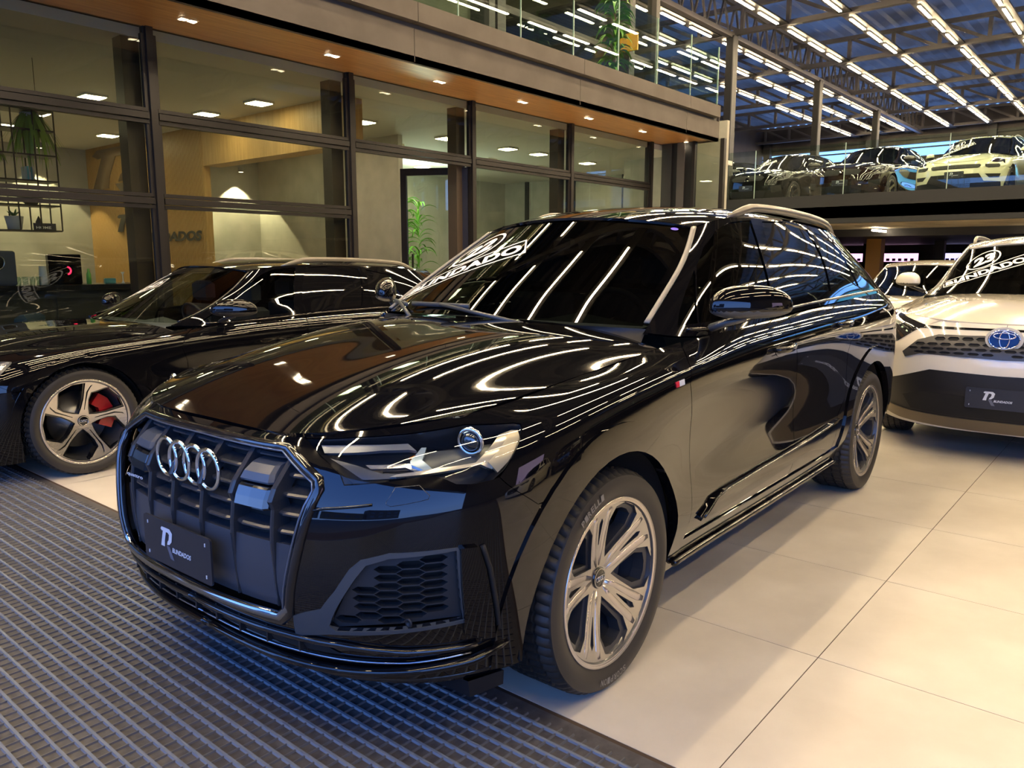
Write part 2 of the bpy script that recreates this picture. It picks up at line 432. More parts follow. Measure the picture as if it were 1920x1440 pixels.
# ---------------------------------------------------------------- body shape tables (metres, front axle at x = 0)
def lower_table():
    T = [
     # nose centre
     [(.835,0,.225),(.885,0,.295),(.955,0,.45),(.968,0,.60),(.950,0,.74),(.912,0,.83),(.872,0,.892),(.825,0,.928)],
     [(.828,.25,.225),(.878,.25,.295),(.946,.25,.45),(.959,.25,.60),(.942,.25,.74),(.906,.25,.83),(.867,.25,.893),(.828,.25,.931)],
     [(.81,.44,.225),(.858,.44,.295),(.920,.44,.45),(.932,.44,.60),(.918,.44,.74),(.888,.44,.825),(.855,.435,.893),(.825,.43,.938)],
     [(.765,.60,.23),(.812,.60,.305),(.868,.60,.455),(.880,.60,.60),(.868,.60,.735),(.84,.60,.815),(.795,.585,.885),(.735,.555,.955)],
     [(.68,.745,.235),(.722,.755,.315),(.775,.765,.46),(.787,.768,.60),(.778,.768,.735),(.75,.76,.815),(.705,.735,.895),(.62,.665,.973)],
     [(.56,.86,.245),(.59,.872,.325),(.625,.885,.465),(.633,.89,.60),(.628,.89,.735),(.61,.882,.825),(.575,.852,.905),(.505,.755,.988)],
     [(.40,.91,.25),(.415,.928,.33),(.425,.955,.475),(.43,.965,.61),(.428,.963,.75),(.42,.952,.855),(.40,.92,.935),(.36,.785,1.003)],
     [(.15,.925,.255),(.15,.945,.35),(.15,.972,.49),(.15,.981,.65),(.15,.980,.80),(.15,.970,.905),(.15,.938,.98),(.13,.797,1.033)],
     [(-.2,.925,.255),(-.2,.945,.35),(-.2,.972,.49),(-.2,.981,.65),(-.2,.980,.82),(-.2,.972,.945),(-.2,.940,1.02),(-.21,.800,1.064)],
     [(-.5,.905,.25),(-.5,.935,.35),(-.5,.972,.48),(-.5,.963,.65),(-.5,.964,.83),(-.5,.972,.97),(-.5,.948,1.045),(-.49,.83,1.098)],
     [(-.8,.90,.25),(-.8,.935,.35),(-.8,.972,.47),(-.8,.953,.65),(-.8,.958,.84),(-.8,.972,.985),(-.8,.955,1.06),(-.78,.885,1.130)],
     [(-1.2,.90,.25),(-1.2,.938,.35),(-1.2,.972,.47),(-1.2,.950,.65),(-1.2,.957,.84),(-1.2,.974,1.00),(-1.2,.958,1.08),(-1.2,.905,1.152)],
     [(-1.7,.90,.25),(-1.7,.938,.35),(-1.7,.972,.47),(-1.7,.952,.65),(-1.7,.959,.85),(-1.7,.976,1.015),(-1.7,.960,1.095),(-1.7,.905,1.172)],
     [(-2.2,.90,.25),(-2.2,.938,.35),(-2.2,.972,.48),(-2.2,.958,.66),(-2.2,.965,.86),(-2.2,.979,1.03),(-2.2,.960,1.11),(-2.2,.903,1.19)],
     [(-2.6,.915,.255),(-2.6,.945,.36),(-2.6,.975,.50),(-2.6,.974,.66),(-2.6,.979,.86),(-2.6,.982,1.04),(-2.6,.957,1.12),(-2.6,.897,1.20)],
     [(-3.0,.925,.26),(-3.0,.95,.36),(-3.0,.978,.50),(-3.0,.984,.66),(-3.0,.984,.86),(-3.0,.980,1.045),(-3.0,.952,1.13),(-3.0,.885,1.21)],
     [(-3.35,.915,.27),(-3.35,.942,.36),(-3.35,.972,.50),(-3.35,.977,.66),(-3.35,.977,.86),(-3.35,.968,1.05),(-3.35,.938,1.13),(-3.35,.868,1.215)],
     [(-3.68,.87,.29),(-3.68,.90,.38),(-3.68,.93,.50),(-3.68,.935,.66),(-3.68,.937,.86),(-3.68,.93,1.05),(-3.68,.90,1.135),(-3.68,.835,1.215)],
     [(-3.88,.77,.31),(-3.9,.79,.39),(-3.92,.82,.50),(-3.93,.83,.66),(-3.93,.83,.86),(-3.92,.825,1.05),(-3.89,.80,1.13),(-3.84,.75,1.21)],
     [(-3.98,.55,.31),(-4.0,.55,.39),(-4.04,.55,.50),(-4.05,.55,.66),(-4.04,.55,.86),(-4.03,.55,1.05),(-3.99,.55,1.13),(-3.93,.55,1.21)],
     [(-4.0,0,.31),(-4.03,0,.39),(-4.07,0,.50),(-4.08,0,.66),(-4.07,0,.86),(-4.06,0,1.05),(-4.02,0,1.13),(-3.96,0,1.21)]]
    return T


def hood_table():
    return [
     [(.825,0,.928),(.828,.25,.931),(.825,.43,.938),(.715,.575,.960),(.505,.755,.988)],
     [(.72,0,.983),(.72,.25,.985),(.712,.435,.988),(.60,.60,.994),(.42,.775,1.000)],
     [(.48,0,1.058),(.48,.25,1.060),(.47,.45,1.060),(.37,.625,1.038),(.22,.792,1.022)],
     [(.15,0,1.120),(.15,.25,1.124),(.14,.475,1.122),(.07,.65,1.082),(-.02,.799,1.047)],
     [(-.17,0,1.160),(-.17,.27,1.163),(-.18,.51,1.155),(-.23,.675,1.112),(-.28,.806,1.073)],
     [(-.40,0,1.188),(-.42,.29,1.186),(-.46,.54,1.172),(-.49,.70,1.135),(-.51,.835,1.100)]]


def wind_table():
    return [
     [(-.36,0,1.185),(-.385,.28,1.184),(-.45,.52,1.178),(-.515,.66,1.172),(-.575,.745,1.168)],
     [(-.56,0,1.318),(-.585,.28,1.314),(-.645,.50,1.300),(-.705,.645,1.290),(-.755,.725,1.280)],
     [(-.80,0,1.463),(-.825,.28,1.457),(-.885,.48,1.440),(-.935,.615,1.428),(-.985,.687,1.416)],
     [(-1.08,0,1.622),(-1.10,.26,1.614),(-1.145,.44,1.598),(-1.185,.55,1.584),(-1.225,.612,1.572)]]


def roof_table():
    return [
     [(-1.08,0,1.622),(-1.10,.26,1.614),(-1.145,.44,1.598),(-1.185,.55,1.584),(-1.225,.612,1.572)],
     [(-1.25,0,1.672),(-1.26,.27,1.665),(-1.29,.46,1.645),(-1.32,.57,1.624),(-1.34,.628,1.606)],
     [(-1.50,0,1.702),(-1.50,.28,1.695),(-1.51,.48,1.675),(-1.52,.59,1.652),(-1.53,.642,1.632)],
     [(-1.95,0,1.716),(-1.95,.29,1.709),(-1.95,.49,1.690),(-1.95,.605,1.664),(-1.95,.655,1.643)],
     [(-2.5,0,1.712),(-2.5,.29,1.705),(-2.5,.49,1.686),(-2.5,.605,1.661),(-2.5,.652,1.640)],
     [(-3.0,0,1.690),(-3.0,.28,1.683),(-3.0,.48,1.664),(-3.0,.59,1.640),(-3.0,.635,1.618)],
     [(-3.45,0,1.645),(-3.45,.27,1.638),(-3.43,.45,1.620),(-3.42,.555,1.594),(-3.40,.60,1.570)],
     [(-3.80,0,1.585),(-3.78,.25,1.578),(-3.74,.42,1.560),(-3.70,.51,1.535),(-3.66,.555,1.508)]]


def glass_table():
    return [
     [(-.575,.745,1.168),(-.755,.725,1.280),(-.985,.687,1.416),(-1.225,.612,1.572)],
     [(-.545,.80,1.125),(-.79,.768,1.27),(-1.035,.715,1.43),(-1.285,.630,1.592)],
     [(-.78,.885,1.130),(-.95,.82,1.27),(-1.18,.735,1.45),(-1.40,.640,1.618)],
     [(-1.2,.905,1.152),(-1.30,.845,1.30),(-1.43,.755,1.47),(-1.58,.645,1.634)],
     [(-1.7,.905,1.172),(-1.75,.850,1.32),(-1.82,.765,1.48),(-1.95,.655,1.643)],
     [(-2.2,.903,1.19),(-2.24,.850,1.33),(-2.28,.767,1.485),(-2.35,.655,1.642)],
     [(-2.75,.893,1.203),(-2.76,.842,1.335),(-2.77,.76,1.48),(-2.8,.643,1.626)],
     [(-3.35,.868,1.215),(-3.30,.81,1.335),(-3.22,.73,1.465),(-3.15,.622,1.604)],
     [(-3.68,.835,1.215),(-3.60,.765,1.33),(-3.52,.68,1.445),(-3.45,.590,1.562)],
     [(-3.84,.75,1.21),(-3.80,.70,1.31),(-3.74,.63,1.41),(-3.66,.555,1.508)]]


def backlight_table():
    return [
     [(-3.80,0,1.585),(-3.78,.25,1.578),(-3.74,.42,1.560),(-3.66,.555,1.508)],
     [(-3.89,0,1.44),(-3.88,.28,1.435),(-3.83,.50,1.425),(-3.74,.63,1.41)],
     [(-3.94,0,1.32),(-3.93,.30,1.32),(-3.88,.55,1.315),(-3.80,.70,1.31)],
     [(-3.96,0,1.21),(-3.95,.30,1.21),(-3.93,.55,1.21),(-3.84,.75,1.21)]]


def body_patches(warp=None):
    def W(T): return [[warp(*p) if warp else p for p in r] for r in T]
    B = dict(lower=Patch(W(lower_table()), 's', ls=2e-5), hood=Patch(W(hood_table()), 'v', flip=True, ls=4e-4, lv=4e-6), wind=Patch(W(wind_table()), 'v', flip=True, lv=4e-4),
             roof=Patch(W(roof_table()), 'v', flip=True, ls=1e-3, lv=2e-5), glass=Patch(W(glass_table()), ls=3e-5), back=Patch(W(backlight_table()), 'v', flip=True))
    B['lower'].side_from = B['lower'].sk[6]
    return B
# outlines on the body surfaces, in (station, level) index space
OUT = {
 'lamp': [(2.067, 6.716), (3.059, 6.753), (3.978, 6.719), (5.04, 6.717), (5.891, 6.429), (5.991, 6.34), (5.97, 6.23), (5.744, 5.735), (5.547, 5.249), (5.372, 5.005), (5.062, 5.015), (4.807, 5.118), (4.623, 5.343), (4.422, 5.492), (4.074, 5.44), (3.567, 5.315), (3.1, 5.187), (2.98, 5.547), (2.532, 6.036)],
 'lamp_lip': [(3.347, 5.493), (3.857, 5.649), (4.45, 5.751), (5.114, 5.716), (5.587, 6.358), (5.839, 6.384), (5.936, 6.329), (5.37, 5.363), (5.191, 5.622), (4.455, 5.61), (3.744, 5.56), (3.352, 5.453)],
 'lamp_eyelid': [(2.361, 6.624), (3.074, 6.649), (3.987, 6.583), (4.135, 6.344), (4.0, 6.396), (3.554, 6.423), (2.488, 6.284)],
 'lamp_proj': [(4.919, 6.16)],
 'lamp_box': [(4.238, 6.508), (4.755, 6.462), (5.359, 6.423), (5.5, 6.4), (5.096, 5.782), (4.448, 5.797), (4.171, 6.076)],
 'lamp_blade': [(3.253, 6.078), (4.021, 6.122), (4.188, 6.138), (4.408, 5.801), (4.17, 5.754), (3.949, 6.002), (3.361, 5.945)],
 'lamp_chev': [(4.021, 6.122), (4.215, 6.511), (4.305, 6.498), (4.23, 6.134), (4.418, 5.793), (4.31, 5.748), (4.04, 6.025)],
 'washer': [(3.805, 4.781), (3.899, 5.18), (4.245, 5.21), (4.417, 4.897), (4.404, 4.818), (3.873, 4.667), (3.807, 4.725)],
 'fender_cut': [(5.454, 5.027), (6.065, 3.908)],
 'air': [(3.577, 3.176), (3.908, 3.311), (4.852, 3.384), (4.933, 1.9), (3.017, 1.786), (2.923, 1.893), (3.209, 2.47), (3.435, 2.937)],
 'air_trim': [(2.519, 2.103), (2.831, 2.217), (3.11, 2.629), (3.332, 3.086), (3.496, 3.272), (3.907, 3.415), (4.871, 3.444), (4.9, 3.376), (4.944, 1.831), (2.854, 1.7), (2.16, 1.559), (2.266, 1.995)],
 'blade': [(4.9, 3.438), (5.136, 3.419), (5.234, 2.914), (5.351, 1.99), (5.383, 1.4), (5.275, 1.413), (4.923, 1.579), (4.942, 2.142)],
 'hood_seam': [(5.216, 6.853), (5.975, 6.985), (7.166, 7.023), (8.874, 7.005)],
 'badge': [(8.651, 5.537), (8.876, 5.375), (8.862, 5.051), (8.622, 5.228)],
 'doorA': [(9.52, 7.301), (9.377, 6.724), (9.151, 6.141), (9.019, 5.084), (9.126, 4.179), (9.194, 1.703)],
 'doorB': [(11.88, 7.032), (11.857, 6.241), (11.811, 5.141), (11.983, 3.901), (11.977, 2.992), (11.948, 1.689)],
 'doorC': [(14.143, 7.084), (13.854, 5.663), (13.606, 4.333), (13.749, 3.165), (13.693, 2.945), (13.377, 2.481)],
 'dline': [(9.302, 1.637), (9.691, 2.11), (10.426, 2.07), (11.887, 2.223), (13.154, 2.409)],
 'sensor': [(5.719, 2.218)],
 'handle1': [(11.452, 5.065)],
 'handle2': [(13.341, 5.437)],
 'win1': [(1.215, 1.838), (1.339, 2.291), (1.951, 2.654), (2.536, 2.835), (3.528, 2.918), (3.552, 2.299), (3.565, 1.116), (3.549, 0.5), (2.781, 0.407), (1.952, 0.337), (1.888, 0.337)],
 'win1q': [(1.316, 0.22), (1.192, 0.66), (1.128, 1.211), (1.156, 1.711), (1.295, 1.573), (1.858, 0.328), (1.596, 0.31)],
 'win2': [(3.874, 2.906), (4.743, 2.959), (5.49, 2.795), (5.468, 1.898), (5.352, 0.479), (3.85, 0.369), (3.785, 1.236)],
 'win3': [(5.709, 2.761), (6.468, 2.436), (6.398, 1.471), (6.437, 0.52), (5.657, 0.478), (5.598, 1.553)],
 'ws_right': [(0.119, 3.469), (3.1, 3.591)],
 'ws_top': [(3.153, -3.017), (3.051, -0.861), (3.015, -0.03), (3.017, 0.979), (3.1, 3.591)],
 'ws_left': [(0.361, -3.702), (1.6, -4.512), (2.554, -4.415), (3.153, -3.017)],
 'ws_bot': [(0.119, 3.469), (0.099, 2.087), (0.094, 1.139), (0.137, 0.232), (0.197, -1.193), (0.361, -3.702)],
 'stick_box': [(0.539, -3.295), (1.164, -4.552), (2.465, -0.365), (2.031, -0.026)],
 'stick_oval': [(2.165, -3.709), (2.697, -5.119), (3.005, -4.143), (2.875, -1.518), (2.442, -0.919), (2.072, -1.184), (2.044, -2.547)],
}
# ---------------------------------------------------------------- building materials
PORC = noise_mix(mat('porcelain tile', rough=.3), (.52, .47, .39), (.66, .61, .52), 2.2, 6, (.30, .42), lo=.3, hi=.7)
PORC.node_tree.nodes['Principled BSDF'].inputs['Specular IOR Level'].default_value = .45
GROUT = mat('tile grout', (.07, .045, .03), .9)
RUBBER = noise_mix(mat('rubber mat', rough=.45), (.048, .045, .047), (.085, .079, .080), 30, 3, (.42, .6))
RUBRIB = mat('rubber rib sky sheen', (.17, .19, .22), .24)  # paler bluish tone holds the blue light the long ribs catch
BRONZE = mat('dark bronze frame', (.020, .017, .015), .42, .0, spec=.3)
STEEL = mat('painted dark steel', (.035, .033, .032), .5, .2)
STEEL2 = mat('truss steel', (.11, .10, .09), .45, .2)
FASC = noise_mix(mat('fascia cement board', rough=.7), (.085, .070, .060), (.105, .088, .076), 3, 3)
WOOD = noise_mix(mat('oak veneer soffit', rough=.35), (.40, .18, .06), (.60, .31, .11), 5, 5, stretch=(.5, 9, 9), lo=.3, hi=.7)
WOODW = noise_mix(mat('ribbed wood wall', rough=.5), (.42, .25, .085), (.52, .32, .12), 3, 3, stretch=(8, 8, .6))
PLAST = noise_mix(mat('grey stucco', rough=.85), (.34, .33, .28), (.44, .42, .36), 2.5, 5, lo=.3, hi=.7)
OFFCEIL = mat('office ceiling', (.62, .61, .58), .8)
FACGLASS = glass('facade glass', (.80, .83, .78), 1.55)
RAILGLASS = glass('balustrade glass', (.82, .90, .87), 1.5)
GEDGE = mat('glass edge', (.42, .55, .48), .15, 0, .5)
LEDM = mat('led tube', (1, 1, 1), .5, emit=TUBE_COL, es=TUBE_POWER)
LEDH = mat('fixture housing', (.35, .34, .33), .4)
PANEL = mat('office light panel', (1, 1, 1), .5, emit=(1, .86, .50), es=60)
SPOTL = mat('downlight lens', (1, 1, 1), .5, emit=(1, .83, .55), es=14)
DECKP = mat('deck edge paint', (.024, .026, .028), .6, spec=.3)
DECKU = noise_mix(mat('galvanised deck soffit', rough=.45, metal=.2), (.50, .42, .30), (.68, .58, .42), 1.2, 3)
WALLD = noise_mix(mat('dark cladding', rough=.6), (.050, .042, .034), (.075, .064, .052), 1.5, 3)
CONC = mat('dark concrete', (.10, .10, .10), .8)
ROOFM = bpy.data.materials.new('translucent roof sheet'); ROOFM.use_nodes = True
_nt = ROOFM.node_tree; _nt.nodes.clear(); _o = _nt.nodes.new('ShaderNodeOutputMaterial'); _t = _nt.nodes.new('ShaderNodeBsdfTranslucent'); _g = _nt.nodes.new('ShaderNodeBsdfPrincipled'); _m = _nt.nodes.new('ShaderNodeMixShader')
_t.inputs[0].default_value = (.17, .115, .085, 1); _g.inputs['Base Color'].default_value = (.075, .08, .10, 1); _g.inputs['Roughness'].default_value = .34; _g.inputs['Metallic'].default_value = .5; _m.inputs[0].default_value = .5
_tc = _nt.nodes.new('ShaderNodeTexCoord'); _nz = _nt.nodes.new('ShaderNodeTexNoise'); _nz.inputs['Scale'].default_value = .5; _nz.inputs['Detail'].default_value = 5; _mp = _nt.nodes.new('ShaderNodeMapping'); _mp.inputs['Scale'].default_value = (1.2, .5, 1)
_mr = _nt.nodes.new('ShaderNodeMapRange'); _mr.inputs[1].default_value = .35; _mr.inputs[2].default_value = .62; _mr.inputs[3].default_value = .1; _mr.inputs[4].default_value = .75
_nt.links.new(_tc.outputs['Object'], _mp.inputs[0]); _nt.links.new(_mp.outputs[0], _nz.inputs['Vector']); _nt.links.new(_nz.outputs['Fac'], _mr.inputs[0]); _nt.links.new(_mr.outputs[0], _m.inputs[0])
_nt.links.new(_g.outputs[0], _m.inputs[1]); _nt.links.new(_t.outputs[0], _m.inputs[2]); _nt.links.new(_m.outputs[0], _o.inputs[0])

def S(o): o['kind'] = 'structure'; return o
def sbox(name, x0, x1, y0, y1, z0, z1, m, parent=None, bev=0):
    o = MB().box(x0, x1, y0, y1, z0, z1, bev=bev).build(name, m, parent)
    if parent is None: S(o)
    return o
XB, XE, YR, YL, ZR = -3.4, 42.0, -13.0, 17.5, 8.35
TS = .8944; TX0, TY0 = 2.7429 - TS, .8418
# ---------------------------------------------------------------- floor, tiles, mat
floor = sbox('floor', XB, XE, YR, YL, -.12, -.0015, GROUT)
tb = MB(); tb.box(.0018, TS - .0018, .0018, TS - .0018, -.0015, 0); tile_me = tb.mesh('floor_tile', PORC)
rest = MB(); cnt = 0
for i in range(0, 46):
    for j in range(-16, 8):
        x, y = TX0 + i * TS, TY0 + j * TS
        if i == 0: pass
        if x < 11.5 and -3 < y < 7.2 and cnt < 290: link('floor_tile', tile_me, floor, (x, y, 0)); cnt += 1
        elif x + TS < XE: rest.box(x + .0018, x + TS - .0018, y + .0018, y + TS - .0018, -.0015, 0)
rest.build('floor_tile_field', PORC, floor)['kind'] = 'stuff'
sbox('entrance_slab', -14, XB, YR, YL, -.12, -.01, mat('asphalt', (.09, .09, .095), .85))
MX1 = 1.8255; MX0 = -2.3; MY0, MY1 = -7.0, 7.85
matt = MB().box(MX0, MX1, MY0, MY1, 0, .006).build('entrance_mat', RUBBER)
tag(matt, 'black ribbed rubber entrance mat covering the floor under the cars\' noses', 'mat')
PX, PY = .0502, .0447
nx = int((MX1 - .1 - MX0) / PX)
rb = MB().add([(-.007, MY0, .006), (-.0045, MY0, .0125), (.0045, MY0, .0125), (.007, MY0, .006), (-.007, MY1, .006), (-.0045, MY1, .0125), (.0045, MY1, .0125), (.007, MY1, .006)],
              [(0, 1, 5, 4), (1, 2, 6, 5), (2, 3, 7, 6), (0, 3, 2, 1), (4, 5, 6, 7)]).mesh('long_rib', RUBRIB)
for k in range(nx): link('long_rib', rb, matt, (MX1 - .075 - k * PX, 0, 0))
cb = MB().add([(MX0, -.004, .006), (MX0, -.002, .0115), (MX0, .002, .0115), (MX0, .004, .006), (MX1 - .045, -.004, .006), (MX1 - .045, -.002, .0115), (MX1 - .045, .002, .0115), (MX1 - .045, .004, .006)],
              [(4, 5, 1, 0), (5, 6, 2, 1), (6, 7, 3, 2), (3, 2, 1, 0)[::-1], (4, 5, 6, 7)]).mesh('cross_rib', mat('rubber mat cross rib', (.10, .10, .105), .35))
ny = int((MY1 - MY0) / PY); far = MB()
for k in range(ny):
    y = MY0 + .02 + k * PY
    if .2 < y and k < 9999 and y < 7.8: link('cross_rib', cb, matt, (0, y, 0))
# small raised pads in every cell
# ---------------------------------------------------------------- hall shell
sbox('wall_back', XE, XE + .2, YR, YL, 0, 6.3, WALLD)
sbox('wall_back_upper', XE, XE + .2, YR, YL, 6.95, ZR, WALLD)
sbox('wall_back_infill', XE, XE + .2, 4.4, 6.2, 6.3, 6.95, WALLD)
sbox('wall_right', XB, XE, YR - .2, YR, 0, ZR, WALLD)
sbox('wall_left', 14.9, XE, YL, YL + .2, 0, ZR, WALLD)
for k in range(8):   # cladding rails and posts on the back wall
    sbox('trim_%d' % (k + 1), XE - .12, XE, YR, YL, 4.2 + k * .42, 4.26 + k * .42, STEEL)
for k in range(6): sbox('trim_%d' % (k + 20), XE - .35, XE, -9 + k * 5.2, -8.65 + k * 5.2, 2.8, 7.6, STEEL)
sbox('trim_30', XE - .3, XE - .2, -12, 4.2, 4.6, 6.2, mat('sky lit screen', (.1, .3, .5), .4, emit=(.10, .50, .95), es=1.3))
sbox('wall_front_sky_block', XB - .25, XB, YR, YL, 5.2, ZR, STEEL)  # unseen lintel added to keep high sky out of the deck glass
sbox('trim_60', XB - .3, XB + .05, YR, YL, 5.0, 5.2, STEEL)  # lower edge of the added sky-blocking lintel
# corrugated roof
mb = MB(); V = []; n = 150
for i in range(n + 1):
    y = YR + (YL - YR) * i / n; z = ZR + (.05 if i % 2 else 0)
    V += [(XB - 1, y, z), (19.0, y, z), (19.0, y, z), (XE, y, z)]
S(MB().add(V, [(4 * i, 4 * i + 1, 4 * i + 5, 4 * i + 4) for i in range(n)]).build('ceiling', mat('dark roof sheet', (.022, .023, .028), .45, .3)))
S(MB().add(V, [(4 * i + 2, 4 * i + 3, 4 * i + 7, 4 * i + 6) for i in range(n)]).build('ceiling_rear', ROOFM))
# trusses: one built, the others copied
def make_truss():
    t = empty('roof_truss', (0, 0, 0)); S(t); zb, zt = 7.5, 8.15
    MB().bar((0, YR, zb), (0, YL, zb), .16, .12).build('bottom_chord', STEEL2, t)
    MB().bar((0, YR, zt), (0, YL, zt), .14, .11).build('top_chord', STEEL2, t)
    st = 1.25; n = int((YL - YR) / st)
    v = MB().bar((0, 0, zb), (0, 0, zt), .10).mesh('web_post', STEEL2); d = MB().bar((0, 0, zb), (0, st, zt), .085).mesh('web_diagonal', STEEL2)
    for k in range(n + 1):
        link('web_post', v, t, (0, YR + k * st, 0))
        if k < n: link('web_diagonal', d, t, (0, YR + k * st, 0))
    return t
TXS = [21.0 + 5.0 * k for k in range(-5, 5)]
t0 = make_truss(); t0.location.x = TXS[0]
for x in TXS[1:]:
    c = t0.copy(); COL.objects.link(c); c.location.x = x
    for ch in t0.children: q = ch.copy(); COL.objects.link(q); q.parent = c
lt = empty('long_truss', (0, 9.75, 0)); S(lt)
MB().bar((14.5, 0, 7.42), (XE, 0, 7.42), .16, .12).build('bottom_chord', mat('light steel', (.22, .20, .19), .4, .5), lt); MB().bar((14.5, 0, 8.25), (XE, 0, 8.25), .12, .1).build('top_chord', STEEL2, lt)
d1 = MB().bar((0, 0, 7.42), (.34, 0, 8.25), .05).mesh('web_diagonal', STEEL2); d2 = MB().bar((.34, 0, 8.25), (.68, 0, 7.42), .05).mesh('web_diagonal', STEEL2)
for k in range(40):
    link('web_diagonal', d1, lt, (14.6 + k * .68, 0, 0)); link('web_diagonal', d2, lt, (14.6 + k * .68, 0, 0))
for k, x in enumerate((20.9, 27.7, 34.5)):
    c = MB().box(x - .12, x + .12, 9.64, 9.84, 0, 7.4).build('steel_column', mat('column black', (.008, .008, .008), .7, spec=.15)); S(c)
    MB().box(x - .13, x + .13, 9.61, 9.64, 0, 7.4).build('column_lit_side', STEEL, c)  # paler sheet paints the light falling on the column's aisle side
# lamp rails and LED fixtures
ROWS = [10.2, 8.36, 6.80, 5.24, 3.72, 2.18, .62, -.94, -2.5, -4.06, -5.62, -7.2, 11.3, 12.6]
NEARROWS = (8.36, 6.80, 5.24, 3.72, .62, -2.5, -5.62)
def fixture(Lx):
    m = MB(); m.box(0, Lx, -.035, .035, .02, .06, 0); m.box(.01, Lx - .01, -.032, .032, 0, .02, 1); return m.mesh('led_fixture', [LEDH, LEDM])
F3, F1 = fixture(1.18), fixture(4.1); nf = 0
SIDE = lambda r: ('over the office canopy side' if r > 7 else 'over the aisle')
for ri, y in enumerate(sorted(ROWS, reverse=True)):
    rl = MB().box(XB, XE, y - .16, y + .16, 7.46, 7.50).build('lamp_rail', STEEL); S(rl)
    xs = [(TXS[k] + .35 + j * 1.52, F3) for k in range(4, 10) for j in range(3)]
    if y in NEARROWS: xs = [(TXS[k] + .45, F1) for k in range(4)] + xs
    xs = [q for q in xs if q[0] + 1 < XE and not (y > 9 and q[0] < 15) and not (y < -4 and q[0] > 30)]
    for i, (x, m) in enumerate(xs):
        o = link('led_fixture', m, None, (x, y, 7.40)); nf += 1
        tag(o, 'white LED strip, %s from the entrance, in the %s roof row from the office side' % (ORD[i].replace('nearest', 'first'), ORD[ri].replace('nearest', 'first')), 'light', 'LED strip lights under the hall roof')
# ---------------------------------------------------------------- canopy, mezzanine
CX1 = 14.4
can = sbox('canopy', XB, CX1, 6.95, 8.9, 3.74, 4.28, CONC)
so = sbox('soffit_board', XB, CX1 - .05, 7.0, 8.02, 3.70, 3.74, WOOD, can)
sbox('soffit_edge', XB, CX1, 6.90, 7.0, 3.68, 3.74, FASC, can)
k = 0; x = XB
while x < CX1 - .01:
    x1 = min(x + 3.3, CX1); 
    sbox('fascia_panel', x + .004, x1 - .004, 6.90, 6.95, 3.68, 4.04, FASC, can)
    sbox('upper_fascia_panel', x + .004, min(x1 - .004, CX1 - .1), 6.83, 6.95, 4.10, 4.31, FASC, can); x = x1
sbox('fascia_end', CX1, CX1 + .02, 6.9, 8.2, 3.68, 4.28, FASC, can)
for k in range(-4, 7):
    x = 4.075 + 1.695 * k; d = empty('downlight', (x, 7.47, 3.70)); 
    tag(d, 'small twin-lens downlight in the wooden soffit, %s from the far canopy end' % ORD[6 - k].replace('nearest', 'first'), 'downlight', 'downlights in the wooden soffit')
    MB().box(-.09, .09, -.05, .05, -.004, .002).build('bezel', mat('downlight bezel', (.5, .4, .3), .5), d)
    for s in (-1, 1): MB().add([(s * .078, -.035, -.010), (s * .078, .035, -.010), (s * .008, .035, -.004), (s * .008, -.035, -.004)], [(0, 1, 2, 3) if s > 0 else (3, 2, 1, 0)]).build('lens', SPOTL, d)
    la = bpy.data.lights.new('downlight_lamp', 'SPOT'); la.energy = 70; la.color = (1, .82, .55); la.spot_size = R(110); la.spot_blend = .6; la.shadow_soft_size = .05
    lo = bpy.data.objects.new('downlight_lamp', la); COL.objects.link(lo); lo.parent = d; lo.location = (0, 0, -.03)
# balustrade
for k in range(14):
    x0 = -2.3 + k * 1.19; x1 = x0 + 1.175
    if x0 > 13.9: break
    x1 = min(x1, 14.25)
    g_ = MB().box(x0, x1, 6.88, 6.892, 4.26, 5.36).build('glass_balustrade', RAILGLASS)
    tag(g_, 'frameless glass balustrade panel above the canopy, %s from its near end' % ORD[k].replace('nearest', 'first'), 'balustrade', 'glass balustrade panels above the canopy')
    MB().box(x1 + .001, x1 + .011, 6.877, 6.895, 4.26, 5.36).build('pane_edge', GEDGE, g_)
for k in range(1):
    g_ = MB().box(14.27, 14.282, 6.91, 8.5, 4.26, 5.36).build('glass_balustrade', RAILGLASS); tag(g_, 'glass balustrade panel closing the far end of the mezzanine', 'balustrade')
    MB().box(14.262, 14.292, 6.895, 6.909, 4.26, 5.36).build('pane_edge', GEDGE, g_)
# upper office behind the balustrade
UY = 8.6
sbox('mezzanine_floor', XB, 14.9, UY - .3, 13.5, 4.2, 4.30, CONC)
for i, (x0, x1) in enumerate([(-2, 2), (2.2, 5.6), (5.8, 9.6), (10.0, 13.2), (13.9, 14.7)]):
    w = empty('window_%d' % (10 + i), ((x0 + x1) / 2, UY, 4.3)); S(w); c = (x0 + x1) / 2
    MB().box(x0 - c, x1 - c, 0, .012, 0, 3.2).build('pane', FACGLASS, w)
    MB().box(x0 - c, x1 - c, -.04, .06, 1.05, 1.16).build('transom', BRONZE, w); MB().box(x0 - c, x1 - c, -.03, .05, 0, .12).build('bottom_rail', BRONZE, w)
    MB().box(x0 - c - .2, x0 - c, -.10, .30, 0, 3.4).build('post', STEEL, w); MB().box(x1 - c, x1 - c + .14, -.10, .30, 0, 3.4).build('post', STEEL, w)
sbox('wall_upper_back', XB, 14.9, 13.3, 13.5, 4.3, 7.6, PLAST); sbox('ceiling_upper', XB, 14.9, UY + .05, 13.5, 7.0, 7.1, mat('upper ceiling', (.75, .66, .45), .8))
sbox('wall_upper_partition', 9.75, 9.85, UY + .5, 13.3, 4.3, 7.0, PLAST); sbox('wall_upper_end', 14.75, 14.9, UY + .2, 13.4, 4.3, 7.6, STEEL)
sbox('trim_31', XB, 14.9, UY + .05, UY + .12, 7.1, 7.6, STEEL)
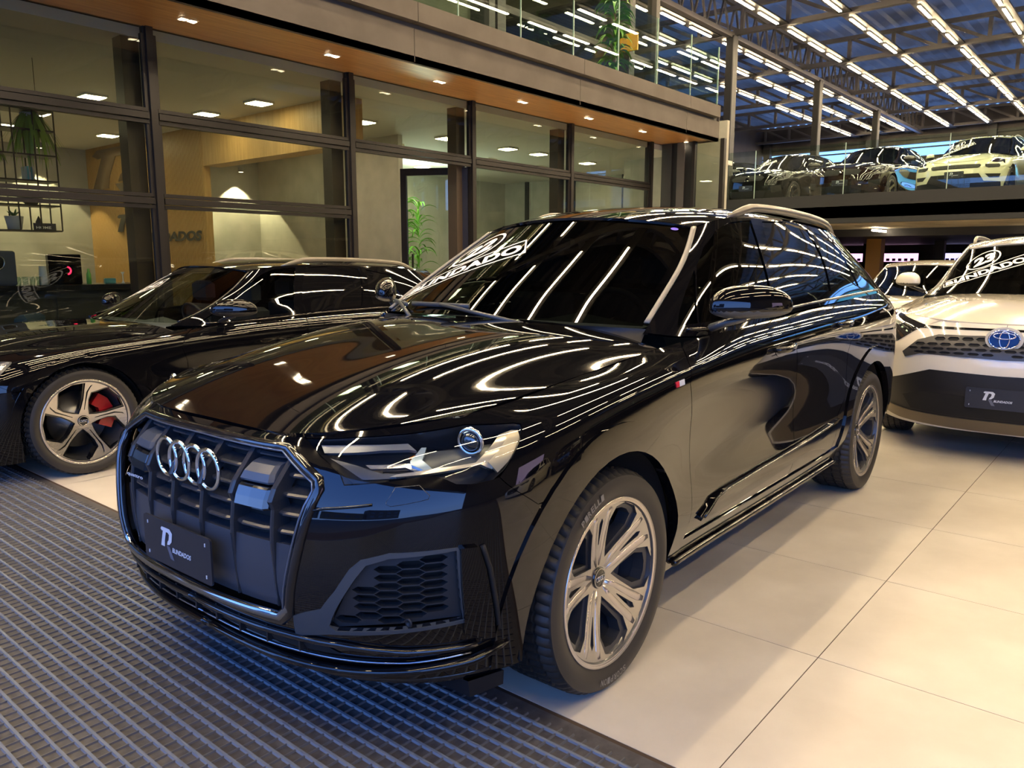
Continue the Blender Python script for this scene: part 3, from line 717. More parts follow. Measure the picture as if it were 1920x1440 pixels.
for x, y in ((8.3, 10.6), (6.2, 10.6), (11.2, 10.8), (12.8, 10.8)):
    o = MB().box(-.3, .3, -.3, .3, 0, .03).build('ceiling_panel_light', mat('upper panel lamp', (1, 1, 1), emit=(1, .88, .58), es=22), None, (x, y, 6.965)); tag(o, 'square light panel in the upper office ceiling, %s from the left' % ORD[[6.2, 8.3, 11.2, 12.8].index(x)].replace('nearest', 'first'), 'light', 'upper office ceiling lights')
# ---------------------------------------------------------------- shopfront glazing
FY = 8.0
bays = [(-1.1, 1.42), (1.42, 3.93), (3.93, 6.42), (6.42, 8.64), (8.64, 11.10), (11.10, 13.75)]
for i, (x0, x1) in enumerate(bays):
    w = empty('window_%d' % (i + 1), (x0, FY, 0)); S(w); b = x1 - x0; zs = [.08, 2.02, 2.85, 3.70] if i < 3 else [.08, 2.85, 3.70]
    post = MB().box(-.035, .035, -.05, .07, 0, 3.70); post.box(-.05, .05, -.02, .05, 0, 3.70); post.build('mullion', BRONZE, w)
    for z in zs[1:-1]:
        q = MB().box(.05, b - .05, -.045, .06, z - .03, z + .03); q.box(.05, b - .05, -.03, .04, z + .04, z + .075); q.box(.05, b - .05, -.03, .04, z - .075, z - .04); q.build('transom', BRONZE, w)
    if i != 3: MB().box(.05, b - .05, -.04, .05, .0, .08).build('bottom_rail', BRONZE, w)
    for a, c in zip(zs[:-1], zs[1:]):
        if i == 3 and a < 1: continue
        MB().box(.05, b - .05, -.004, .004, a, c).build('pane', FACGLASS, w)
        fr = MB(); fr.box(.05, .075, -.02, .03, a + .07, c - .07); fr.box(b - .075, b - .05, -.02, .03, a + .07, c - .07); fr.build('pane_frame', BRONZE, w)
    if i < 5:
        cc = MB().box(x1 - .22, x1 - .045, 8.10, 8.28, 0, 3.6).build('inner_column', mat('brown column cladding', (.060, .042, .030), .4)); S(cc)
S(MB().box(13.72, 13.80, FY - .05, FY + .1, 0, 3.7).build('trim_32', BRONZE))
# return wall beside the stair: black panels, post and a pane
for k, (y0, y1, m) in enumerate([(7.78, 8.0, STEEL), (7.66, 7.78, DARK), (7.5, 7.66, STEEL2), (7.34, 7.50, DARK)]): sbox('trim_%d' % (33 + k), 14.2 + .02 * (k % 2), 14.35, y0, y1, 0, 3.70, m)
w = empty('window_8', (14.25, 7.34, 0)); S(w)
MB().box(-.05, .05, -.06, .0, 0, 3.7).build('mullion', BRONZE, w); MB().box(-.05, .05, -.66, -.58, 0, 3.7).build('mullion', BRONZE, w); MB().box(-.005, .005, -.58, -.06, .6, 3.7).build('pane', FACGLASS, w); MB().box(-.03, .03, -.58, -.06, .5, .6).build('bottom_rail', BRONZE, w)
sbox('wall_stair', 15.2, 15.3, 7.1, 9.5, 0, 4.2, PLAST)
# door leaf standing open into the office
dl = empty('door_1', (8.60, 8.04, .02), R(180 - 62)); S(dl)
f = MB(); f.box(0, .09, -.03, .03, 0, 2.75); f.box(.95, 1.04, -.03, .03, 0, 2.75); f.box(.09, .95, -.03, .03, 0, .12); f.box(.09, .95, -.03, .03, 2.65, 2.75); f.box(.09, .95, -.02, .02, .98, 1.04); f.build('door_frame', BRONZE, dl)
MB().box(.09, .95, -.004, .004, .12, 2.65).build('pane', FACGLASS, dl); MB().tube([(.90, -.07, .8), (.90, -.07, 1.5)], .016, 8).build('door_handle', STEEL, dl)
# ---------------------------------------------------------------- office interior
sbox('floor_office', XB, 17.6, 8.06, YL, -.1, .0, mat('office floor', (.30, .27, .23), .4))
sbox('ceiling_office', XB, 17.6, 8.06, YL, 3.60, 3.70, OFFCEIL)
sbox('wall_office_right', 17.6, 17.8, 8.95, YL, 0, 3.7, PLAST)
for k in range(4): sbox('trim_%d' % (50 + k), 17.52, 17.6, 9.3 + k * 1.6, 9.4 + k * 1.6, 0, 3.6, STEEL)
sbox('trim_54', 17.50, 17.6, 9, 15, 2.3, 2.4, STEEL)
sbox('wall_office_back', XB, 6.9, 16.9, 17.1, 0, 3.6, PLAST)
sbox('wall_office_left', XB, XB + .1, 8.1, 17.0, 0, 3.6, PLAST)
lw = sbox('wall_logo', 6.88, 7.0, 12.4, 16.9, 0, 3.6, WOODW)
sbox('bulkhead', 6.88, 7.2, 8.7, 12.4, 2.96, 3.6, WOODW)
for k in range(74): pass
slat = MB().box(0, .012, -.012, .012, 0, 3.6).mesh('wall_slat', WOODW)
for k in range(109): link('wall_slat', slat, lw, (6.868, 12.42 + k * .041, 0))
sbox('wall_meeting', 7.0, 17.6, 15.0, 15.2, 0, 3.6, PLAST)
sbox('wall_meeting_side', 9.55, 9.65, 10.6, 15.0, 0, 3.6, PLAST)
# wall signs: facing -X on the wood wall; u runs towards -Y
g1, g2 = Geo(), Geo(); fn = plane_fn((6.845, 16.85, 2.38), (0, -2.5, 0), (0, 0, 1.15), (-1, 0, 0)); r_logo(fn, g1, g2, (0, 1, 0, 1))
sg = g1.build('wall_emblem', mat('sign bronze', (.22, .15, .09), .4, .3)); tag(sg, 'large raised letter R emblem on the ribbed wood wall of the office', 'sign'); g2.build('emblem_leg', mat('sign bronze dark', (.12, .085, .055), .4), sg)
for a in (sg, ): 
    md = a.modifiers.new('s', 'SOLIDIFY'); md.thickness = .04
g = Geo(); fn = plane_fn((6.845, 14.75, 1.75), (0, -2.25, 0), (0, 0, .17), (-1, 0, 0)); text_on(fn, 'BLINDADOS', (0, 1, 0, 1), g, bold=.05, shear=.2)
g3 = Geo(); r_logo(plane_fn((6.845, 15.75, 1.78), (0, -.95, 0), (0, 0, .50), (-1, 0, 0)), g3, g3, (0, 1, 0, 1)); s3 = g3.build('wall_emblem', mat('sign black', (.01, .01, .01), .4)); tag(s3, 'small black letter R emblem left of the wall lettering', 'sign')
sg = g.build('wall_lettering', mat('sign black', (.01, .01, .01), .4)); tag(sg, 'black BLINDADOS lettering low on the ribbed wood wall', 'sign')
# ceiling light panels
PL = [(4.73, 11.27), (6.35, 11.27), (6.39, 9.93), (6.30, 14.5), (4.78, 14.68), (4.72, 13.16), (10.27, 11.54), (10.31, 10.17), (12.08, 11.7), (12.08, 13.67), (13.02, 13.63), (13.05, 14.6), (13.05, 11.62), (12.03, 10.18), (13.02, 10.19), (14.81, 11.63), (14.9, 10.27), (16.5, 11.6), (3.1, 11.27), (1.5, 11.3), (8.3, 10.0), (8.3, 11.6), (8.3, 13.2), (10.3, 13.2), (3.1, 14.6)]
ROWY = lambda y: 0 if y < 10.8 else 1 if y < 12.5 else 2 if y < 14.0 else 3
for x, y in PL:
    o = empty('ceiling_panel_light', (x, y, 3.57)); tag(o, 'square office ceiling light, %s from the left in the %s row behind the shopfront' % (ORD[sorted(q[0] for q in PL if ROWY(q[1]) == ROWY(y)).index(x)].replace('nearest', 'first'), ORD[ROWY(y)].replace('nearest', 'first')), 'light', 'office ceiling light panels')
    MB().box(-.15, .15, -.15, .15, .0, .03).build('trim_ring', mat('panel trim', (.7, .65, .5), .5), o); MB().box(-.13, .13, -.13, .13, -.008, 0).build('diffuser', PANEL, o)
for x, y in [(.5, 16.5), (2.3, 16.5), (4.3, 16.5), (5.9, 16.5), (7.9, 14.75), (9.0, 14.75)]:
    o = empty('wall_washer', (x, y, 3.5 if x < 7 else 3.2)); tag(o, 'spotlight washing a cone of light down the stucco wall, %s from the left' % ORD[[.5, 2.3, 4.3, 5.9, 7.9, 9.0].index(x)].replace('nearest', 'first'), 'light', 'wall washing spotlights in the office')
    MB().lathe([(.05, 0), (.05, .1), (.0, .1)], 16, 'z').build('housing', LEDH, o); MB().lathe([(0, .0), (.045, .0)], 16, 'z').build('lens', SPOTL, o)
    la = bpy.data.lights.new('washer_lamp', 'SPOT'); la.energy = 260; la.color = (1, .85, .5); la.spot_size = R(85); la.spot_blend = .12; la.shadow_soft_size = .02
    lo = bpy.data.objects.new('washer_lamp', la); COL.objects.link(lo); lo.parent = o; lo.location = (0, 0, -.02)
# ---------------------------------------------------------------- parking deck
DX = 18.0
dk = sbox('deck_slab', DX + .06, XE, YR, 17.4, 2.35, 2.80, CONC)
sbox('deck_lip', DX, DX + .12, YR, 17.4, 2.60, 2.86, DECKP, dk); sbox('deck_beam', DX + .06, DX + .3, YR, 17.4, 2.24, 2.60, DECKP, dk)
mb = MB(); V = []; n = 132
for i in range(n + 1):
    x = DX + .3 + i * .18; z = 2.30 + (.0, .0, .06, .06)[i % 4]; V += [(x, YR, z), (x, 17.4, z)]
mb.add(V, [(2 * i + 2, 2 * i + 3, 2 * i + 1, 2 * i) for i in range(n)][:n]).build('ribbed_soffit', DECKU, dk)
for k in range(3): sbox('cross_beam', DX + 10.5 + k * 4.5, DX + 5.7 + k * 4.5, YR, 17.4, 2.1, 2.34, STEEL, dk)
for k in range(15):
    y0 = YR + .5 + k * 2.02
    g_ = MB().box(DX + .04, DX + .052, y0, y0 + 2.0, 2.86, 3.95).build('glass_balustrade', RAILGLASS); tag(g_, 'glass guard panel on the parking deck edge, %s from the right' % ORD[k].replace('nearest', 'first'), 'balustrade', 'glass guard panels along the parking deck')
    MB().box(DX + .035, DX + .057, y0 + 2.001, y0 + 2.014, 2.86, 3.95).build('pane_edge', GEDGE, g_)
for (x, y, s, m, lab) in [(26.8, 7.3, .22, mat('orange wood post', (.62, .30, .06), .5), 'orange square post under the parking deck'), (30.5, 6.2, .15, STEEL, 'dark steel post under the parking deck')]:
    o = MB().box(x - s, x + s, y - s, y + s, 0, 2.3, bev=.01).build('deck_post', m); S(o)
sbox('wall_under_deck', 38.5, 38.7, YR, 17.4, 0, 2.3, WALLD)
for i, (y0, y1, c) in enumerate([(8.6, 11.9, (1, .55, .85)), (5.2, 7.9, (.6, .55, 1.0)), (-2, 2.5, (1, .6, .9))]):
    o = empty('led_sign', (38.3, (y0 + y1) / 2, 1.32)); [MB().box(0, .06, yy - .04, yy + .04, -1.32, 0).build('sign_leg', DARK, o) for yy in (-1, 1)]; h = (y1 - y0) / 2
    tag(o, ['pink lit sign board far under the parking deck', 'violet and blue lit sign board far under the deck', 'pink lit sign board far right under the deck'][i], 'sign')
    MB().box(0, .1, -h, h, 0, .5).build('sign_box', DARK, o); MB().box(-.01, 0, -h + .02, h - .02, .05, .42).build('lit_face', mat('sign face %d' % i, (1, 1, 1), emit=c, es=1.6), o)
    for q in range(12): MB().box(-.02, -.01, -h + .2 + q * (2 * h - .3) / 12, -h + .34 + q * (2 * h - .3) / 12, .08, .2).build('sign_letter', mat('sign letter', (.2, .05, .3), .5), o)
for x, y in [(19 + 4 * i, y) for i in range(1, 4) for y in (-6, -2, 2.4, 6.2, 10)]:  # mostly added strips, their glow raised to brighten the deck soffit
    o = MB().box(-.6, .6, -.03, .03, 0, .05).build('deck_fill_strip', mat('deck fill lamp', (1, 1, 1), emit=(1, .85, .62), es=28), None, (x, y, 2.20)); tag(o, 'fill strip light under the parking deck, %s row back, %s from the right' % (ORD[int((x - 23) / 4)].replace('nearest', 'first'), ORD[[-6, -2, 2.4, 6.2, 10].index(y)].replace('nearest', 'first')), 'light', 'fill strip lights under the parking deck')
# violet LED wall on the far right side of the aisle (seen in reflections)
o = empty('led_wall', (5.2, -8.2, .3)); tag(o, 'violet LED video wall standing across the aisle', 'screen')
MB().box(-1.6, 1.6, -.1, 0, 0, 2.6).build('screen_cabinet', DARK, o); MB().box(-1.55, 1.55, 0, .01, .05, 2.55).build('screen_face', mat('violet screen', (1, 1, 1), emit=(.30, .16, .75), es=1.6), o)

# street outside the open front: unseen building fronts added for car paint to mirror
def street_house(y0, y1, h, label, c):
    o = empty('reflected_building', (-24, (y0 + y1) / 2, 0)); tag(o, label, 'building', 'unseen buildings added across the street'); w = (y1 - y0) / 2
    MB().box(-4, 0, -w, w, -.1, h).build('wall', mat('street wall %.2f' % c[2], c, .9), o)
    wm = MB().box(0, .05, -.6, .6, 0, 1.4).mesh('window', mat('street window', (.05, .07, .10), .1))
    for k in range(int(2 * w / 2.4)):
        for z in range(int(h / 3)): link('window', wm, o, (0, -w + 1.4 + k * 2.4, 1.2 + z * 3))
street_house(-16, -6, 7.5, 'unseen dark grey building added across the street, right of the entrance', (.06, .06, .065))
street_house(-5, 5, 4.2, 'unseen low brown building added across the street, opposite the entrance', (.09, .07, .05))
street_house(6, 20, 6.5, 'unseen grey building added across the street, left of the entrance', (.07, .07, .08))
# ---------------------------------------------------------------- wheels (outer face looks along +Y)
def polar(r, a): return (r * math.cos(R(a)), r * math.sin(R(a)))
def plate_geo(outer, holes, zfun, depth, ds=.02):
    """perforated disc in the XZ plane, face towards +Y at y = zfun(r); walls go back by depth"""
    vs, F, L = flatmesh(outer, holes, ds)
    r = np.hypot(vs[:, 0], vs[:, 1]); y = zfun(r); P = np.stack([vs[:, 0], y, vs[:, 1]], 1)
    mb = MB(); n = len(P)
    fix = []
    for f in F:
        a, b, c = P[f[0]], P[f[1]], P[f[2]]
        fix.append(f if np.cross(b - a, c - a)[1] > 0 else f[::-1])
    mb.add(P, fix, 0, False)
    for k, l in enumerate(L):
        m = len(l); V = [P[i] for i in l] + [P[i] - [0, depth, 0] for i in l]; q = [(i, (i + 1) % m, m + (i + 1) % m, m + i) for i in range(m)]
        ccw = area2([tuple(vs[i]) for i in l]) > 0
        if ccw != (k == 0): q = [x[::-1] for x in q]
        q = [x[::-1] for x in q]
        mb.add(V, q, 1, False)
    return mb
def wheel_meshes(style, Rt, Rr, w):
    """tyre radius Rt, rim radius Rr, tyre width w; origin at hub centre, outer sidewall at y = 0"""
    M = {}
    h = Rt - Rr
    # tyre carcass: outer sidewall, tread with circumferential grooves, inner sidewall
    prof = [(Rr - .012, -.030), (Rr - .004, -.016), (Rr + .008, -.010), (Rr + h * .28, -.002), (Rr + h * .45, 0), (Rr + h * .62, -.001), (Rr + h * .74, -.005), (Rr + h * .80, -.006), (Rr + h * .82, -.010), (Rt - .012, -.018), (Rt - .004, -.030)]
    grooves = [.21, .40, .60, .79]
    x = .036
    for g in grooves:
        c = g * w; prof += [(Rt, -(c - .007)), (Rt - .008, -(c - .005)), (Rt - .008, -(c + .004)), (Rt, -(c + .006))]
    prof += [(Rt - .004, -w + .03), (Rt - .014, -w + .016), (Rr + h * .5, -w), (Rr, -w + .02), (Rr - .012, -w + .04)]
    n = 192; V = []; m = len(prof)
    for k in range(n):
        a = 2 * math.pi * k / n; cut = k % 3 == 0
        for j, (r, y) in enumerate(prof):
            rr = r - (.009 if cut and r > Rt - .0135 and -y > .014 else 0)
            aa = a + (.035 * math.sin(-y / w * math.pi * 2.2) if r > Rt - .02 else 0)
            V.append((rr * math.cos(aa), y, rr * math.sin(aa)))
    F = [(k * m + i, k * m + i + 1, ((k + 1) % n) * m + i + 1, ((k + 1) % n) * m + i) for k in range(n) for i in range(m - 1)]
    t = MB().add(V, [f[::-1] for f in F], 0, True); M['tyre'] = (smooth_by_angle(t.mesh('tyre', TYRE), 40), )
    # barrel + lip
    b = MB(); b.lathe([(Rr - .006, -.014), (Rr + .003, -.008), (Rr + .003, -.013)], 96, mi=1)
    b.lathe([(Rr - .012, -.013), (Rr - .006, -.014)], 96, mi=1)
    b.lathe([(Rr - .012, -.013), (Rr - .022, -.03), (Rr - .034, -.10), (Rr - .04, -w + .03), (.10, -w + .05)], 96, mi=0)
    M['rim'] = (b.mesh('rim', [RIMDARK, ALU2]), )
    prof2 = [(.02, -w * .75), (.175, -w * .75), (.175, -w * .64), (.02, -w * .64)]
    d = MB().lathe([(.175, -w * .75), (.19, -w * .72), (.19, -w * .60), (.11, -w * .60), (.10, -w * .45), (.03, -w * .45)], 64)
    M['brake_disc'] = (d.mesh('brake_disc', DISC), )
    cal = MB()
    cm = RED if style == 'rs' else GREYSAT
    A = [(.12, -38), (.21, -38), (.222, -20), (.225, 0), (.222, 20), (.21, 38), (.12, 38), (.135, 15), (.135, -15)]
    cal.prism([polar(r, a + (165 if style == 'rs' else 160)) for r, a in A], .0, .085, Matrix.Translation((0, -w * .62 + .0, 0)) @ Matrix.Rotation(R(90), 4, 'X') @ Matrix.Translation((0, 0, -.06)))
    M['brake_caliper'] = (cal.mesh('brake_caliper', cm), )
    hub = MB().lathe([(.040, -.080), (.036, -.066), (.033, -.064), (.0, -.064)][::-1], 32)
    hub.lathe([(.034, -.063), (.031, -.062), (.029, -.0635)][::-1], 32, mi=1)
    for k in range(4):
        hub.tube([((k - 1.5) * .0115 + .0085 * math.cos(a), -.062, .0085 * math.sin(a)) for a in np.linspace(0, 2 * math.pi, 13)[:-1]], .0018, 5, mi=1, closed=True)
    M['hub_cap'] = (hub.mesh('hub_cap', [GLOSS, ALU]), )
    circ = lambda r, k=72: [polar(r, 360 * i / k) for i in range(k)]
    cone = lambda r: -.070 + .052 * np.clip((r - .04) / (Rr - .05), 0, 1) ** 1.4
    q = Rr / .286
    if style == 'q7':
        H = []; D = []
        for k in range(5):
            a = -102 + 72 * k
            H.append([polar(r * q, a + t) for r, t in [(.072, 0), (.125, 15), (.205, 21.5), (.255, 17), (.270, 7), (.270, -7), (.255, -17), (.205, -21.5), (.125, -15)]])
            D.append([polar(r * q, a + t) for r, t in [(.098, 0), (.135, 9), (.205, 15.5), (.243, 12), (.250, 4), (.250, -4), (.243, -12), (.205, -15.5), (.135, -9)]])
            s = a + 36
            H.append([polar(r * q, s + t) for r, t in [(.130, -.8), (.220, -2.8), (.236, 0), (.220, 2.8), (.130, .8)]])
            D.append([polar(r * q, s + t) for r, t in [(.14, -.4), (.205, -2.0), (.218, 0), (.205, 2.0), (.14, .4)]])
        face = plate_geo(circ(Rr - .006), H, lambda r: cone(r) + .0, .012); M['spoke_face'] = (face.mesh('spoke_face', [ALU, RIMDARK]), )
        back = plate_geo(circ(Rr - .010), D, lambda r: cone(r) - .012, .045); M['spoke_back'] = (back.mesh('spoke_back', [RIMDARK, RIMDARK]), )
        # flattened bright machined ribs along each arm
        rb = MB()
        for k in range(5):
            s = -102 + 36 + 72 * k
            for sg in (-1, 1):
                p = [(.045, 9 * sg), (.10, 12 * sg), (.17, 10 * sg), (.235, 9.5 * sg), (.262, 10 * sg)]
                rb.tube([(polar(r * q, s + t)[0], cone(r * q) - .001, polar(r * q, s + t)[1]) for r, t in p], [.007, .011, .014, .016, .010], 8, flat=.22, up=(0, 1, 0))
        M['spoke_rib'] = (rb.mesh('spoke_rib', ALU2), )
    elif style == 'rs':
        H = []; D = []
        for k in range(5):
            a = -118 + 72 * k        # spoke centre
            c = a + 36
            H.append([polar(r * q, c + t) for r, t in [(.055, 0), (.09, 22), (.15, 30), (.264, 31), (.270, 14), (.270, -8), (.255, -12), (.215, -22), (.20, -29), (.15, -30), (.09, -22)]])
            D.append([polar(r * q, c + t) for r, t in [(.062, 0), (.10, 19), (.15, 27), (.258, 28), (.264, 12), (.264, -6), (.25, -10), (.21, -19), (.195, -26), (.15, -27), (.10, -19)]])
            H.append([polar(r * q, a + t) for r, t in [(.075, -1.5), (.20, -1.6), (.245, 3), (.255, 6), (.235, 4), (.20, 1.4), (.075, 1.5)]])
        M['spoke_face'] = (plate_geo(circ(Rr - .006), H, cone, .010).mesh('spoke_face', [ALU2, GLOSS]), )
        M['spoke_back'] = (plate_geo(circ(Rr - .010), D, lambda r: cone(r) - .010, .045).mesh('spoke_back', [GLOSS, GLOSS]), )
    else:
        H = []; n = {'multi': 10, 'five': 5}[style]
        for k in range(n):
            c = (k + .5) * 360 / n; t = 180 / n
            H.append([polar(r * q, c + u * t) for r, u in [(.07, 0), (.12, .55), (.255, .80), (.268, .5), (.268, -.5), (.255, -.80), (.12, -.55)]])
        M['spoke_face'] = (plate_geo(circ(Rr - .006, 48), H, cone, .04, .05).mesh('spoke_face', [ALU, RIMDARK]), )
    return M
_WM = {}
def add_wheels(root, style, Rt, Rr, w, xr, yo, four=True, steer=0):
    key = (style, Rt, Rr, w)
    if key not in _WM: _WM[key] = wheel_meshes(*key)
    M = _WM[key]
    for x in (0, xr):
        for sd in (1, -1):
            o = link('wheel', M['tyre'][0], root, (x, sd * yo, Rt - .004), (0, 0, 0 if sd > 0 else math.pi))
            for k, v in M.items():
                if k != 'tyre': link(k, v[0], o)

# ---------------------------------------------------------------- car body
def arch(L, xc, zc, r, a0, a1, n=28):
    return [tuple(L.at_xz(xc + r * math.cos(R(a)), zc + r * math.sin(R(a)))) for a in np.linspace(a0, a1, n)]
def plate_part(root, c, ax, up, n, w=.40, h=.145, txt=True):
    """dark dealer plate with the R emblem; c = centre"""
    c, ax, up, n = (np.array(q, float) for q in (c, ax, up, n))
    mb = MB(); pts = []
    rc = .012
    for cx, cy, a0 in ((1, 1, 0), (-1, 1, 90), (-1, -1, 180), (1, -1, 270)):
        for a in (0, 30, 60, 90): pts.append((cx * (w / 2 - rc) + rc * math.cos(R(a0 + a)), cy * (h / 2 - rc) + rc * math.sin(R(a0 + a))))
    Mx = Matrix(((ax[0], up[0], n[0], c[0]), (ax[1], up[1], n[1], c[1]), (ax[2], up[2], n[2], c[2]), (0, 0, 0, 1)))
    mb.prism(pts, -.006, 0, Mx); pl = mb.build('licence_plate', PLATE, root)
    if txt:
        o = c - ax * w / 2 - up * h / 2 + n * .0012
        fn = plane_fn(o, ax * w, up * h, n); g1 = Geo(); g2 = Geo()
        r_logo(fn, g1, g2, (.25, .46, .18, .86)); g1.build('plate_emblem', PLATEW, pl); g2.build('plate_emblem_leg', PLATEG, pl)
        g = Geo(); text_on(fn, 'BLINDADOS', (.44, .72, .36, .47), g, bold=.03, shear=.25); g.build('plate_lettering', PLATEW, pl)
        s = MB()
        for u in (.07, .93):
            for v in (.16, .84): s.box(-.002, .002, -.005, .005, 0, .002, 0, Mx @ Matrix.Translation(((u - .5) * w, (v - .5) * h, 0)))
        s.build('plate_screw', PLATEW, pl)
    return pl
def arm_tube(name, pts, rad, m, parent, n=8, **kw): return MB().tube(pts, rad, n, **kw).build(name, m, parent)

def build_car(name, label, cat, loc, rz, warp=None, paint=BLACK, wheel=('q7', .378, .283, .285), xr=-2.994, zc=.375, Ra=.445, yo=.978,
              ds=.035, style='q7', group=None, glassm=TINT, rails=True, plate=(.975, .552), sticker=None, trimm=BLACK, flare=True):
    root = empty(name, loc, rz); tag(root, label, cat, group)
    B = body_patches(warp); L = B['lower']; q7 = style == 'q7'; near = style in ('q7', 'rs', 'rav')
    O = {k: idx(B['glass'] if k.startswith('win') else B['wind'] if k.startswith(('ws_', 'stick')) else L, v) for k, v in OUT.items()}
    vm = L.vmax; I = lambda pts: idx(L, pts)
    A_f = arch(L, 0, zc, Ra, -16, 196); A_r = arch(L, xr, zc, Ra, -16, 196)   # front side first -> rearwards
    clampv = lambda l: [(s, max(v, 0.0)) for s, v in l]
    A_f, A_r = clampv(A_f), clampv(A_r)
    lamp = O['lamp'] if style not in LAMPS else I(LAMPS[style])
    dA, dB, dC = ([(a, min(b, vm - .003)) for a, b in O[k]] for k in ('doorA', 'doorB', 'doorC'))
    cut1, cut2 = O['fender_cut']
    top = vm
    g = .0022
    s44 = I([(2, 7)])[0][0]
    # where the bumper seam meets the arch
    ka = min(range(10), key=lambda i: abs(A_f[i][1] - cut2[1]))
    lower_lamp = lamp[9:] if style not in LAMPS else lamp[LAMP_SPLIT[style]:]      # underside, from outer corner to inner top
    upper_lamp = lamp[:9] if style not in LAMPS else lamp[:LAMP_SPLIT[style]]
    # grille contour
    if q7:
        G = [tuple(L.at_yz(y, z)) for y, z in [(0.001, .897), (.2, .899), (.405, .903), (.545, .835), (.556, .815), (.475, .455), (.44, .425), (.2, .408), (0.001, .405)]]
        G = [(0, G[0][1])] + G[1:-1] + [(0, G[-1][1])]
        out = [(0, 0), (A_f[0][0], 0)] + A_f[:ka + 1] + [cut2, cut1] + lower_lamp + [lamp[0], (s44, top - .004), (0, top - .004)] + G
        panel('front_bumper', paint, root, L, out, [O['air']], one=True, ds=ds, ins=0, rim=.015)
    else:
        out = [(0, 0), (A_f[0][0], 0)] + A_f[:ka + 1] + [cut2, cut1] + lower_lamp + [lamp[0], (s44, top - .004), (0, top - .004)]
        panel('front_bumper', paint, root, L, out, [], one=True, ds=ds, rim=.015)
    fen = [cut1, cut2] + A_f[ka + 1:] + [(A_f[-1][0], 0), (dA[-1][0], 0)] + [dA[-1]] + dA[-2:0:-1] + [(dA[0][0], top), (dA[0][0] - .15, top), (s44 + .004, top)] + upper_lamp
    panel('front_fender', paint, root, L, fen, ds=ds, ins=g)
    vb = I([(9, 1.15)])[0][1]
    panel('front_door', paint, root, L, [(dA[-1][0], vb)] + [(dB[-1][0], vb)] + dB[::-1] + [(dB[0][0], top - .003), (dA[0][0] + .01, top - .003)] + dA[1:-1], ds=ds, ins=g)
    k2 = min(range(len(A_r)), key=lambda i: abs(A_r[i][1] - dC[-1][1]))
    panel('rear_door', paint, root, L, [(dB[-1][0], vb), (dC[-1][0], vb)] + dC[::-1] + [(dC[0][0], top - .003), (dB[0][0], top - .003)] + dB, ds=ds, ins=g)
    panel('rear_quarter', paint, root, L, [(dC[-1][0], 0), (A_r[0][0], 0)] + A_r + [(A_r[-1][0], 0), (L.smax, 0), (L.smax, top), (dC[0][0], top)] + dC, ds=ds * 1.5, ins=g)
    # outer and inner ends of arcs run front to back; sill between the arches
    panel('sill', paint, root, L, [(A_f[-1][0] + .02, 0), (A_r[0][0] - .02, 0), (A_r[0][0] - .02, vb - .006), (A_f[-1][0] + .02, vb - .006)], ds=ds, off=.008, rim=.03)
    Bh = B['hood']
    panel('hood', paint, root, Bh, [(0, -Bh.vmax), (Bh.smax, -Bh.vmax), (Bh.smax, Bh.vmax), (0, Bh.vmax)], both=False, ds=ds, ins=g * 1.2)
    Bw = B['wind']
    panel('windshield', glassm, root, Bw, [(.012, -Bw.vmax + .02), (Bw.smax - .006, -Bw.vmax + .02), (Bw.smax - .006, Bw.vmax - .02), (.012, Bw.vmax - .02)], both=False, ds=ds * 1.5, rim=0, off=-.002)
    Br = B['roof']
    panel('roof', paint, root, Br, [(0, -Br.vmax), (Br.smax, -Br.vmax), (Br.smax, Br.vmax), (0, Br.vmax)], both=False, ds=ds * 1.4, ins=.001)
    Bb = B['back']
    panel('rear_window', DARKGLASS, root, Bb, [(0, -Bb.vmax), (Bb.smax, -Bb.vmax), (Bb.smax, Bb.vmax), (0, Bb.vmax)], both=False, ds=.08, rim=0)
    Bg = B['glass']; w1, wq, w2, w3 = O['win1'], O['win1q'], O['win2'], O['win3']
    panel('window_frame', trimm if style == 'cay' else paint, root, Bg, [(0, 0), (Bg.smax, 0), (Bg.smax, Bg.vmax), (0, Bg.vmax)], [w1, wq, w2, w3], ds=ds, rim=.012)
    for nm, w_ in (('front_side_window', w1), ('quarter_light', wq), ('rear_side_window', w2), ('rear_quarter_window', w3)):
        panel(nm, glassm if nm[0] in 'fq' else DARKGLASS, root, Bg, w_, ds=ds * 1.6, off=-.006, rim=0)
    if near:   # thin door-frame seams in the glasshouse, drip rail
        for sd in (1, -1):
            arm_tube('beltline_trim', ribbon_pts(Bg, [(.16, .030), (Bg.smax * .86, .030)], .004, sd), .007, GLOSS, root, 6)
            arm_tube('pillar_strip', ribbon_pts(Bw, [(.03, Bw.vmax - .012), (Bw.smax, Bw.vmax - .012)], .004, sd), .013, STRIP if q7 else GLOSS, root, 8, flat=.5)
    # flares
    if flare:
        for xc in (0, xr):
            o_ = clampv(arch(L, xc, zc, Ra + (.093 if q7 else .05), -12, 192)); i_ = clampv(arch(L, xc, zc, Ra - .004, -15, 195))
            panel('wheel_arch_flare', trimm if style in ('rav',) else paint, root, L, o_ + i_[::-1], ds=ds, off=.009, rim=.035)
    # liners, underbody
    for xc in (0, xr):
        for sd in (1, -1):
            mb = MB(); n = 24; V = []
            for k in range(n + 1):
                a = R(-14 + 208 * k / n)
                for r, y in ((Ra + .012, .925), (Ra + .012, .60), (.05, .60)): V.append((xc + r * math.cos(a), sd * y * yo / .978, zc + r * math.sin(a)))
            F = [(3 * k + j, 3 * k + j + 1, 3 * k + j + 4, 3 * k + j + 3) for k in range(n) for j in range(2)]
            mb.add(V, F, 0, True).build('wheel_arch_liner', DARK, root)
    mb = MB(); xf, xe = float(L.ev(0, .1)[0][0]) - .12, float(L.ev(L.smax, .1)[0][0]) + .15; zl = float(L.ev(3, 0)[0][2])
